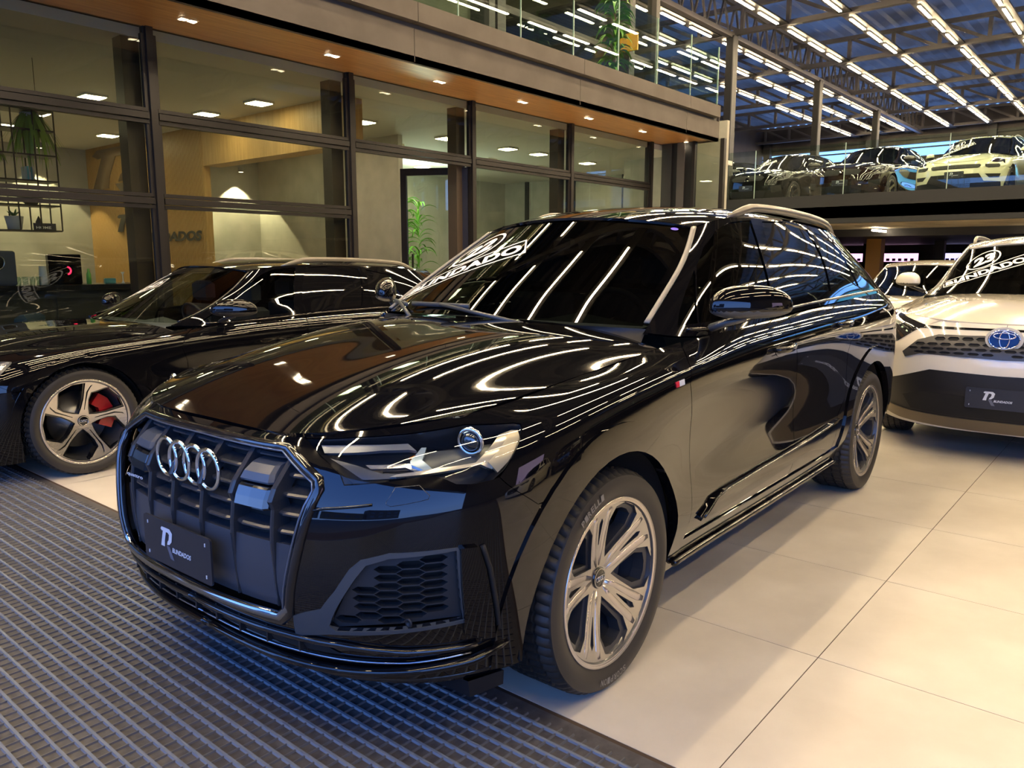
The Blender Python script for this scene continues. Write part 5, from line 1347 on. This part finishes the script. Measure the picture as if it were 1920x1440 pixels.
    cw.add(V, [(3 * i + j, 3 * i + j + 1, 3 * i + j + 4, 3 * i + j + 3) for i in range(30) for j in range(2)], 0, True).build('cowl_panel', SATIN, root)
    def wp(s, v, o=.02): return Bw.ev(s, v)[0] + np.array([.35, 0, .93]) * o
    for a, b, piv in (((.05, -.44), (.045, -.02), (-.02, .28)), ((.075, -.72), (.04, -.48), (-.02, -.38))):
        pa, pb = wp(*a), wp(*b); MB().tube([pa + (pb - pa) * t for t in np.linspace(0, 1, 8)], .006, 6, flat=2).build('wiper_blade', GREYBLUE, root)
        pc = wp(*piv, .0); MB().tube([pc, wp(a[0] * .4 + b[0] * .6 - .01, a[1] * .4 + b[1] * .6, .03)], [.010, .008], 8).build('wiper_arm', GREYBLUE, root)
    # mirror housing inside, toll tag, blue inspection dot
    MB().box(-.02, .02, -.05, .05, -.03, .03, bev=.01).build('interior_mirror', SATIN, root, tuple(Bw.ev(Bw.smax * .86, 0)[0] - np.array([.09, 0, .06])))
    for k, (u, v) in enumerate([(Bw.smax * .955, Bw.vmax * .86)]):
        pts = [Bw.ev(u + .012 * math.sin(a), v + .02 * math.cos(a))[0] + np.array([.001, 0, .003]) for a in np.linspace(0, 2 * math.pi, 17)[:-1]]
        MB().add(pts, [tuple(range(16))]).build('windshield_dot', mat('violet sticker', (.16, .10, .75), .4), root)
    for sd in (1, -1):
        panel_geo(Geo(), L, I([(17.0, 5.2), (17.6, 6.0), (18.6, 6.1), (19.5, 5.9), (19.5, 5.2), (18.2, 4.9)]), side=sd, off=.004, rim=.01, ds=.06).build('tail_light', TAIL, root)
def warper(xk, zk, ys, extra=None):
    a, b = zip(*sorted(xk)); c, d = zip(*zk)
    def f(x, y, z):
        p = (float(np.interp(x, a, b)), y * ys, float(np.interp(z, c, d)))
        return extra(*p) if extra else p
    return f
PI = math.pi
q7c, B7, O7 = build_car('parked_suv', 'large black SUV with octagonal grille and four chrome rings, nearest the camera', 'car', (2.07702, 2.27865, 0), PI + .01663, sticker='22')
q7_front(q7c, B7, O7)
for w_ in [o for o in q7c.children if o.name.startswith('wheel') and o.name.count('_') == 0 and o.location.y > 0]:
    if abs(w_.location.x) < .1: tyre_text(w_, 'SCORPION', .331, -1.75); tyre_text(w_, 'PIRELLI', .331, .9)
# black estate car on the left
rsw = warper([(-4.10, -4.05), (-2.994, -2.93), (-1.95, -2.05), (-1.08, -1.36), (-.36, -.52), (0, 0), (.97, .94)], [(0, 0), (.225, .12), (.45, .34), (.60, .50), (.74, .60), (.83, .67), (.93, .755), (1.0, .83), (1.10, .915), (1.18, .965), (1.25, 1.0), (1.60, 1.355), (1.72, 1.43)], .975)
rs, Brs, Ors = build_car('estate_car', 'black estate car with red brake calipers, left beside the shopfront', 'car', (2.09, 6.40, 0), PI, warp=rsw, wheel=('rs', .362, .283, .275), xr=-2.93, zc=.36, Ra=.40, yo=.955, style='rs', plate=(.93, .40), sticker='22', flare=True, glassm=glass('clear car glass', (.55, .6, .58), 1.5))
# white SUV at the right with blue emblem
rvw = warper([(-4.10, -3.67), (-2.994, -2.69), (-1.95, -1.95), (-1.08, -1.15), (-.36, -.34), (0, 0), (.97, .93)], [(0, 0), (.225, .20), (.45, .44), (.60, .58), (.74, .75), (.83, .86), (.893, .93), (.94, 1.0), (1.0, 1.03), (1.12, 1.11), (1.25, 1.20), (1.60, 1.56), (1.72, 1.665)], .94)
rv, Brv, Orv = build_car('white_suv', 'white SUV with black honeycomb grille and blue oval emblem, right of the black SUV', 'car', (7.20, .86, 0), PI + .03, warp=rvw, paint=WHITE, wheel=('five', .36, .235, .235), xr=-2.69, zc=.36, Ra=.42, yo=.925, style='rav', plate=(.91, .47), sticker='23', trimm=SATIN)
def rav_front(root, B):
    L = B['lower']; I = lambda p: idx(L, p)
    outl = I(FEATURES['rav'][4][2]); P0 = np.array(outl); holes = []
    x0, y0 = P0.min(0); x1, y1 = P0.max(0)
    for i in range(16):
        for j in range(6):
            cx = .045 + i * .088 + (.044 if j % 2 else 0); cy = y0 + .03 + j * .042
            hx = [(cx - .038, cy), (cx - .024, cy + .013), (cx + .024, cy + .013), (cx + .038, cy), (cx + .024, cy - .013), (cx - .024, cy - .013)]
            if inside(np.array([(a, b) for a, b in hx]), outl).all(): holes.append(hx)
    for sd in (1, -1): panel_geo(Geo(), L, outl, holes, side=sd, ds=.5, off=.010, rim=.02).build('honeycomb_grille', mat('grille grey lacquer', (.06, .06, .062), .3, .2), root)
    s, v = I([(0, 5.35)])[0]; q = L.ev(s, v)[0] + np.array([.03, 0, .0])
    M = Matrix.Translation(tuple(q)) @ Matrix.Rotation(R(90), 4, 'Y')
    el = lambda a, b, n=32: [(b * math.cos(t), a * math.sin(t)) for t in np.linspace(0, 2 * math.pi, n + 1)[:-1]]
    e = MB().prism(el(.115, .085), -.03, 0, M).build('emblem_base', WHITE, root)
    MB().prism(el(.092, .064), 0, .006, M).build('emblem_disc', BADGEBLUE, e)
    def ring(name, a, b, cy, cz, r=.0055): MB().tube([(q[0] + .008, q[1] + cy + a * math.cos(t), q[2] + cz + b * math.sin(t)) for t in np.linspace(0, 2 * math.pi, 29)[:-1]], r, 6, closed=True).build(name, CHROME, e)
    ring('emblem_ring', .093, .065, 0, 0, .006); ring('emblem_ring', .030, .058, 0, 0); ring('emblem_ring', .066, .021, 0, .026)
rav_front(rv, Brv)
# white saloon behind it
sdw = warper([(-4.10, -3.75), (-2.994, -2.82), (-1.95, -2.0), (-1.08, -1.35), (-.36, -.45), (0, 0), (.97, .85)], [(0, 0), (.225, .14), (.60, .48), (.83, .66), (.93, .75), (1.0, .82), (1.10, .90), (1.18, .95), (1.25, .98), (1.60, 1.35), (1.72, 1.43)], .93)
sd_, _, _ = build_car('white_saloon', 'white saloon car parked behind the white SUV', 'car', (11.2, 2.75, 0), PI - .02, warp=sdw, paint=WHITE, wheel=('five', .34, .23, .225), xr=-2.82, zc=.34, Ra=.38, yo=.91, ds=.06, style='sedan', plate=(.8, .45), rails=False)
# cars on the deck
DZ = 2.80
cyw = warper([(-4.10, -4.0), (-2.994, -2.895), (-1.95, -1.95), (-1.08, -1.15), (-.36, -.42), (0, 0), (.97, .90)], [(0, 0), (.225, .20), (.45, .42), (.60, .56), (.74, .68), (.83, .76), (.93, .84), (1.0, .94), (1.12, 1.06), (1.25, 1.18), (1.60, 1.57), (1.72, 1.68)], .99)
cy, Bcy, _ = build_car('cream_suv', 'cream white SUV with three-part black grille on the upper parking deck', 'car', (21.35, 3.95, DZ), PI - .06, warp=cyw, paint=CREAM, wheel=('five', .375, .26, .255), xr=-2.895, zc=.37, Ra=.43, yo=.975, ds=.05, style='cay', sticker='21', flare=False)
for z in (4.25, 4.55, 4.85, 5.05):
    for sd in (1, -1):
        L = Bcy['lower']; MB().tube(ribbon_pts(L, idx(L, [(.0, z), (2.3, z)]), .010, sd), .009, 6).build('grille_slat', mat('dark slat', (.10, .10, .09), .4), cy); MB().tube(ribbon_pts(L, idx(L, [(3.05, z), (4.55, z)]), .010, sd), .007, 6).build('side_grille_slat', mat('dark slat', (.10, .10, .09), .4), cy)
bmw = warper([(-4.10, -4.0), (-2.994, -2.975), (-1.95, -2.0), (-1.08, -1.2), (-.36, -.45), (0, 0), (.97, .88)], [(0, 0), (.225, .2), (.45, .44), (.74, .72), (.93, .92), (1.0, 1.0), (1.12, 1.09), (1.25, 1.19), (1.60, 1.56), (1.72, 1.69)], 1.0)
args = dict(wheel=('five', .378, .27, .275), xr=-2.975, zc=.375, Ra=.43, ds=.06, style='suv', rails=False)
BRN = mat('very dark brown paint', (.010, .004, .003), .05, 0, 1)
bm_, _, _ = build_car('deck_suv', 'black SUV with twin kidney-shaped grilles behind the first steel column on the deck', 'car', (21.6, 9.0, DZ), PI - .08, warp=bmw, **args, sticker='22')
b2, _, _ = build_car('deck_suv', 'dark brown black SUV on the deck between the cream SUV and the twin-grille SUV', 'car', (21.6, 6.55, DZ), PI - .06, warp=bmw, paint=BRN, **args)
def copy_car(src, label, loc, rz):
    c = src.copy(); COL.objects.link(c); c.location = loc; c.rotation_euler = (0, 0, rz); c['label'] = label
    for ch in list(src.children):
        d = ch.copy(); COL.objects.link(d); d.parent = c
        for g in list(ch.children): e = g.copy(); COL.objects.link(e); e.parent = d
    return c
copy_car(bm_, 'black SUV at the far left of the deck, left of the steel column', (21.9, 11.5, DZ), PI - .2)
copy_car(b2, 'dark SUV at the right frame edge beyond the cream SUV on the deck', (21.6, 1.7, DZ), PI - .05)
# row of cars across the aisle, only their reflections show
copy_car(sd_, 'white saloon across the aisle, mirrored in the black SUV doors', (3.2, -4.3, 0), PI / 2 + .9)
copy_car(b2, 'dark SUV across the aisle, mirrored in the black SUV doors', (7.0, -4.6, 0), PI / 2 + .9)
# ---------------------------------------------------------------- things in the office
def pot_plant(name, label, loc, leaves, hl, wl, m, pot=True, droop=.3, seed=1, hs=None, trunk=0, group=None):
    rn = random.Random(seed); root = empty(name, loc); tag(root, label, 'plant', group)
    if pot: MB().lathe([(0, 0), (.11, 0), (.15, .24), (.135, .24), (.12, .20), (0, .20)], 24, 'z').build('pot', mat('white pot', (.6, .62, .62), .4), root)
    if trunk: MB().tube([(0, 0, .2), (.02, .01, trunk * .5), (0, 0, trunk)], [.03, .025, .02], 8).build('stem', mat('bark', (.12, .07, .03), .8), root)
    base = MB(); n = 6; V = []
    for i in range(n + 1):
        t = i / n; w = wl * math.sin(math.pi * (.08 + .9 * t)) / 2; V += [(-w, hl * t * .6, hl * (t * .8 - droop * 3 * t * t)), (0, hl * t * .6, hl * (t * .8 - droop * 3 * t * t) - w * .5), (w, hl * t * .6, hl * (t * .8 - droop * 3 * t * t))]
    base.add(V, [(3 * i + j, 3 * i + j + 1, 3 * i + j + 4, 3 * i + j + 3) for i in range(n) for j in range(2)], 0, True); me = base.mesh('leaf', m)
    for k in range(leaves):
        z = .22 + (rn.random() * (hs or .1)); o = link('leaf', me, root, (0, 0, z), (rn.uniform(-.35, .35), 0, rn.uniform(0, 6.28))); s = rn.uniform(.7, 1.15); o.scale = (s, s, s)
    return root
LEAF = mat('glossy green leaf', (.10, .26, .03), .4); LEAF2 = mat('yellow green leaf', (.22, .38, .05), .5); LEAF3 = mat('succulent green', (.06, .20, .05), .5)
pot_plant('dracaena', 'tall leafy dracaena in a pot behind the mezzanine balustrade', (12.0, 7.75, 4.30), 110, .62, .075, LEAF, seed=3, hs=1.35, droop=.28, trunk=1.6)
pot_plant('snake_plant', 'upright spiky snake plant inside the door bay', (7.35, 9.0, 0), 16, 1.2, .09, mat('snake plant green', (.16, .28, .10), .4), seed=8, droop=.02, hs=.1)
# hanging shelf
sx0, sx1, sy0, sy1 = 2.30, 3.54, 9.45, 9.75
sh = empty('hanging_shelf', ((sx0 + sx1) / 2, (sy0 + sy1) / 2, 1.74)); tag(sh, 'black metal lattice shelf hung above the office counter', 'shelf')
cx_, cy_ = (sx0 + sx1) / 2, (sy0 + sy1) / 2; SM = mat('black shelf metal', (.02, .018, .016), .4)
levels = [0, .27, .53, .80, 1.06, 1.27]
for z in levels:
    MB().box(sx0 - cx_, sx1 - cx_, sy0 - cy_, sy1 - cy_, z - .008, z + .008).build('shelf_board', SM, sh)
for x in np.linspace(sx0, sx1, 7):
    for y in (sy0, sy1): MB().box(x - cx_ - .006, x - cx_ + .006, y - cy_ - .006, y - cy_ + .006, 0, 1.30).build('upright', SM, sh)
for x in (sx0 + .1, sx1 - .1): MB().tube([(x - cx_, 0, 1.27), (x - cx_, 0, 1.83)], .003, 5).build('hanger', SM, sh)
Z = lambda k: 1.74 + levels[k] + .008
hp = pot_plant('trailing_plant', 'pale pot with a trailing fern hanging from the upper shelf', (3.36, 9.6, Z(4) - .0), 60, .34, .05, LEAF2, seed=5, droop=.75, hs=.05)
for c_ in hp.children:
    if c_.name.startswith('pot'): c_.scale = (.6, .6, .75)
    else: c_.location.z -= .08
pot_plant('trailing_plant', 'small green fern at the left end of the shelf', (2.98, 9.6, Z(3)), 26, .2, .04, LEAF2, seed=6, droop=.5, hs=.02, pot=False).location.z -= .2
pot_plant('succulent', 'small green cactus in a pale pot on the lowest shelf', (3.12, 9.6, Z(0)), 14, .16, .035, LEAF3, seed=7, droop=.0, hs=.02).scale = (.6, .6, .6)
for k in range(5):
    o = MB().box(-.008, .008, -.06, .06, 0, .14 + .006 * (k % 3)).build('book', mat('book cover %d' % k, [(.5, .6, .55), (.15, .5, .5), (.6, .6, .55), (.1, .3, .35), (.45, .42, .35)][k], .5), None, (3.26 + k * .018, 9.6, Z(2)))
    tag(o, ['grey green book, first in the row on the shelf', 'teal book, second in the row on the shelf', 'off-white book, middle of the row on the shelf', 'dark teal book, fourth in the row on the shelf', 'beige book, last in the row on the shelf'][k], 'book', 'books on the hanging shelf')
o = MB().lathe([(0, 0), (.05, 0), (.13, .09), (.125, .09), (.045, .012), (0, .012)], 28, 'z').build('bowl', SM, None, (3.30, 9.6, Z(1))); tag(o, 'dark bowl on the second lowest shelf', 'bowl')
o = MB().lathe([(0, 0), (.018, 0), (.008, .03), (.035, .09), (.0, .16)], 12, 'z').build('leaf_figurine', SM, None, (3.36, 9.6, Z(0))); tag(o, 'small dark leaf-shaped figurine on the lowest shelf', 'figurine')
o = empty('desk_sign', (3.38, 9.50, Z(0))); tag(o, 'small dark HOME sign at the right end of the lowest shelf', 'sign'); MB().box(-.11, .11, -.01, .01, 0, .075).build('sign_board', mat('sign navy', (.03, .03, .045), .5), o)
g = Geo(); text_on(plane_fn((-.09, -.0115, .015), (.15, 0, 0), (0, 0, .028), (0, -1, 0)), 'HOME', (0, 1, 0, 1), g); g.build('sign_lettering', STICK, o)
# counter with its things
o = empty('counter', (1.7, 9.5, 0)); tag(o, 'long dark office counter behind the glass front', 'counter')
MB().box(-3.6, 2.75, -.32, .32, 1.10, 1.16, bev=.01).build('counter_top', mat('dark worktop', (.03, .028, .026), .25), o); MB().box(-3.5, 2.70, -.22, .26, 0, 1.10).build('counter_body', mat('counter front', (.045, .045, .04), .5), o)
for k in range(6): MB().box(-3.45 + k * 1.02, -2.5 + k * 1.02, -.235, -.22, .08, 1.02).build('front_panel', mat('counter panel', (.035, .035, .032), .45), o)
def thing1(name, label, cat, mb, m, loc, rz=0, group=None): return tag(mb.build(name, m, None, loc, (0, 0, rz)), label, cat, group)
o = empty('coffee_machine', (2.78, 9.45, 1.16)); tag(o, 'grey coffee machine with a round dial at the left end of the counter', 'coffee machine')
MB().box(-.2, .2, -.2, .2, 0, .36, bev=.015).build('machine_body', mat('machine blue grey', (.12, .14, .18), .3, .4), o); MB().lathe([(0, -.205), (.07, -.205), (.075, -.2)][::-1], 24, 'y', c=(.02, 0, .24)).build('dial', DARK, o); MB().tube([(.02 + .075 * math.cos(a), -.207, .24 + .075 * math.sin(a)) for a in np.linspace(0, 6.283, 25)[:-1]], .008, 6, closed=True).build('dial_ring', ALU, o)
o = empty('monitor', (3.52, 9.45, 1.16)); tag(o, 'back of a black monitor with a red glowing mark on the counter', 'monitor')
MB().box(-.17, .17, -.03, .03, .0, .33, bev=.008).build('monitor_shell', GLOSS, o); MB().tube([(.02 + .035 * math.cos(a), -.034, .15 + .04 * math.sin(a)) for a in np.linspace(-1.5, 1.5, 9)], .008, 6).build('glowing_mark', mat('red led', (1, 0, 0), emit=(1, .02, .08), es=4), o)
for k in range(4): thing1('glass_tumbler', 'clear tumbler, %s from the coffee machine' % ORD[k].replace('nearest', 'first'), 'glass', MB().lathe([(0, 0), (.026, 0), (.032, .09), (.029, .09), (.024, .008)], 16, 'z'), RAILGLASS, (3.02 + k * .068, 9.35, 1.16), group='tumblers beside the coffee machine')
thing1('cup_stack', 'tall stack of white paper cups beside the monitor', 'cups', MB().lathe([(0, 0), (.045, 0), (.035, .20), (0, .20)], 18, 'z'), mat('paper cup', (.6, .66, .68), .6), (3.29, 9.42, 1.16))
thing1('green_bottle', 'small lime green bottle right of the monitor', 'bottle', MB().lathe([(0, 0), (.025, 0), (.025, .11), (.012, .14), (.012, .17), (0, .17)], 16, 'z'), mat('lime plastic', (.25, .7, .12), .4), (3.76, 9.42, 1.16))
thing1('desk_clock', 'small teal desk clock on the counter', 'clock', MB().box(-.06, .06, -.02, .02, 0, .06, bev=.006), mat('teal clock', (.15, .4, .38), .3), (3.98, 9.4, 1.16))
thing1('candle_stick', 'small white candle stick on the counter', 'candle', MB().lathe([(0, 0), (.02, 0), (.006, .03), (.006, .10), (.022, .13), (0, .13)], 14, 'z'), STICK, (4.13, 9.4, 1.16))
# person behind the counter: only the top of the head shows
pr = empty('person', (3.16, 10.5, 0)); tag(pr, 'seated bald person behind the counter, only the top of the head visible', 'person')
def skinned(name, pts, edges, m, parent):
    me = bpy.data.meshes.new(name); me.from_pydata([p[:3] for p in pts], edges, []); me.materials.append(m); o = link(name, me, parent)
    sk = o.modifiers.new('skin', 'SKIN'); 
    for i, p in enumerate(pts): me.skin_vertices[0].data[i].radius = (p[3], p[4] if len(p) > 4 else p[3])
    me.skin_vertices[0].data[0].use_root = True
    ss = o.modifiers.new('sub', 'SUBSURF'); ss.levels = ss.render_levels = 2; return o
def add_person(pr, hz):
    h = hz
    pts = [(0, 0, h - .78, .15, .11), (0, 0, h - .55, .15, .11), (0, 0, h - .36, .17, .10), (0, 0, h - .27, .07), (0, -.01, h - .20, .055), (0, -.02, h - .12, .085, .095), (0, -.02, h - .04, .07, .075),
           (.17, 0, h - .35, .06), (.22, -.02, h - .58, .05), (.20, -.22, h - .66, .04), (-.17, 0, h - .35, .06), (-.22, -.02, h - .58, .05), (-.20, -.22, h - .66, .04), (.09, -.02, h - .80, .09), (.10, -.40, h - .82, .075), (.10, -.42, h - 1.22, .05), (-.09, -.02, h - .80, .09), (-.10, -.40, h - .82, .075), (-.10, -.42, h - 1.22, .05)]
    ed = [(0, 1), (1, 2), (2, 3), (3, 4), (4, 5), (5, 6), (2, 7), (7, 8), (8, 9), (2, 10), (10, 11), (11, 12), (0, 13), (13, 14), (14, 15), (0, 16), (16, 17), (17, 18)]
    me = bpy.data.meshes.new('body'); me.from_pydata([p[:3] for p in pts], ed, []); o = bpy.data.objects.new('body', me); COL.objects.link(o); o.parent = pr
    m = o.modifiers.new('skin', 'SKIN')
    bm = bmesh.new(); bm.from_mesh(me); ly = bm.verts.layers.skin.verify()
    bm.verts.ensure_lookup_table()
    for i, p in enumerate(pts): bm.verts[i][ly].radius = (p[3], p[4] if len(p) > 4 else p[3]); bm.verts[i][ly].use_root = (i == 0)
    bm.to_mesh(me); bm.free(); me.materials.append(mat('skin', (.55, .30, .18), .55)); s = o.modifiers.new('sub', 'SUBSURF'); s.levels = s.render_levels = 2
    return o
add_person(pr, 1.42)
MB().lathe([(0, .40), (.22, .40), (.24, .46), (0, .48)], 20, 'z').build('stool_seat', SM, None, (3.16, 10.5, .04)).name = 'stool'
st = bpy.data.objects['stool']; tag(st, 'dark stool under the person behind the counter', 'stool')
MB().lathe([(0, -.1), (.2, -.1), (.03, -.06), (.03, .40), (0, .4)], 16, 'z').build('stool_leg', SM, st)
def chair(label, loc, rz):
    c = empty('visitor_chair', loc, rz); tag(c, label, 'chair', 'visitor chairs at the office counter'); WD = mat('walnut frame', (.20, .10, .05), .4); BL = mat('navy upholstery', (.02, .05, .10), .7)
    for x in (-.26, .26):
        f = MB(); f.bar((x, -.24, 0), (x, -.22, .64), .035); f.build('front_leg', WD, c); MB().bar((x, .26, 0), (x, .22, .64), .035).build('rear_leg', WD, c); MB().bar((x, -.24, .64), (x, .24, .64), .04).build('armrest', WD, c)
    MB().box(-.24, .24, -.24, .22, .34, .46, bev=.03).build('seat', BL, c); MB().box(-.24, .24, .16, .28, .44, .88, bev=.04).build('backrest', BL, c); return c
chair('navy chair with walnut frame at the left of the counter', (2.2, 8.85, 0), 1.1)
chair('navy chair with walnut frame nearer the column', (3.15, 8.85, 0), .9)
chair('navy chair with walnut frame at the far left of the counter', (.75, 8.8, 0), 1.1)
# greenery lit outside the rear window of the lobby
for k, (x, y) in enumerate([(12.6, 13.9), (13.4, 14.2), (11.9, 14.4)]):
    pot_plant('bamboo_palm', ['bright green palm, nearest behind the lobby glass', 'bright green palm at the right behind the lobby glass', 'bright green palm at the back behind the lobby glass'][k], (x, y, 0), 90, .8, .07, mat('bright leaf', (.16, .42, .05), .5), seed=20 + k, hs=2.6, droop=.25)
la = bpy.data.lights.new('palm_fill', 'POINT'); la.energy = 160; la.color = (.85, 1, .8); la.shadow_soft_size = .3; lo = bpy.data.objects.new('palm_fill', la); COL.objects.link(lo); lo.location = (12.4, 12.9, 2.9)  # point light without a fitting, added to brighten the palms
o = MB().box(-.02, .02, -.22, .22, 0, .32).build('notice_board', mat('orange notice', (.55, .28, .01), .5), None, (13.4, 8.35, 5.35)); tag(o, 'small orange notice hung on the upper window post', 'sign')
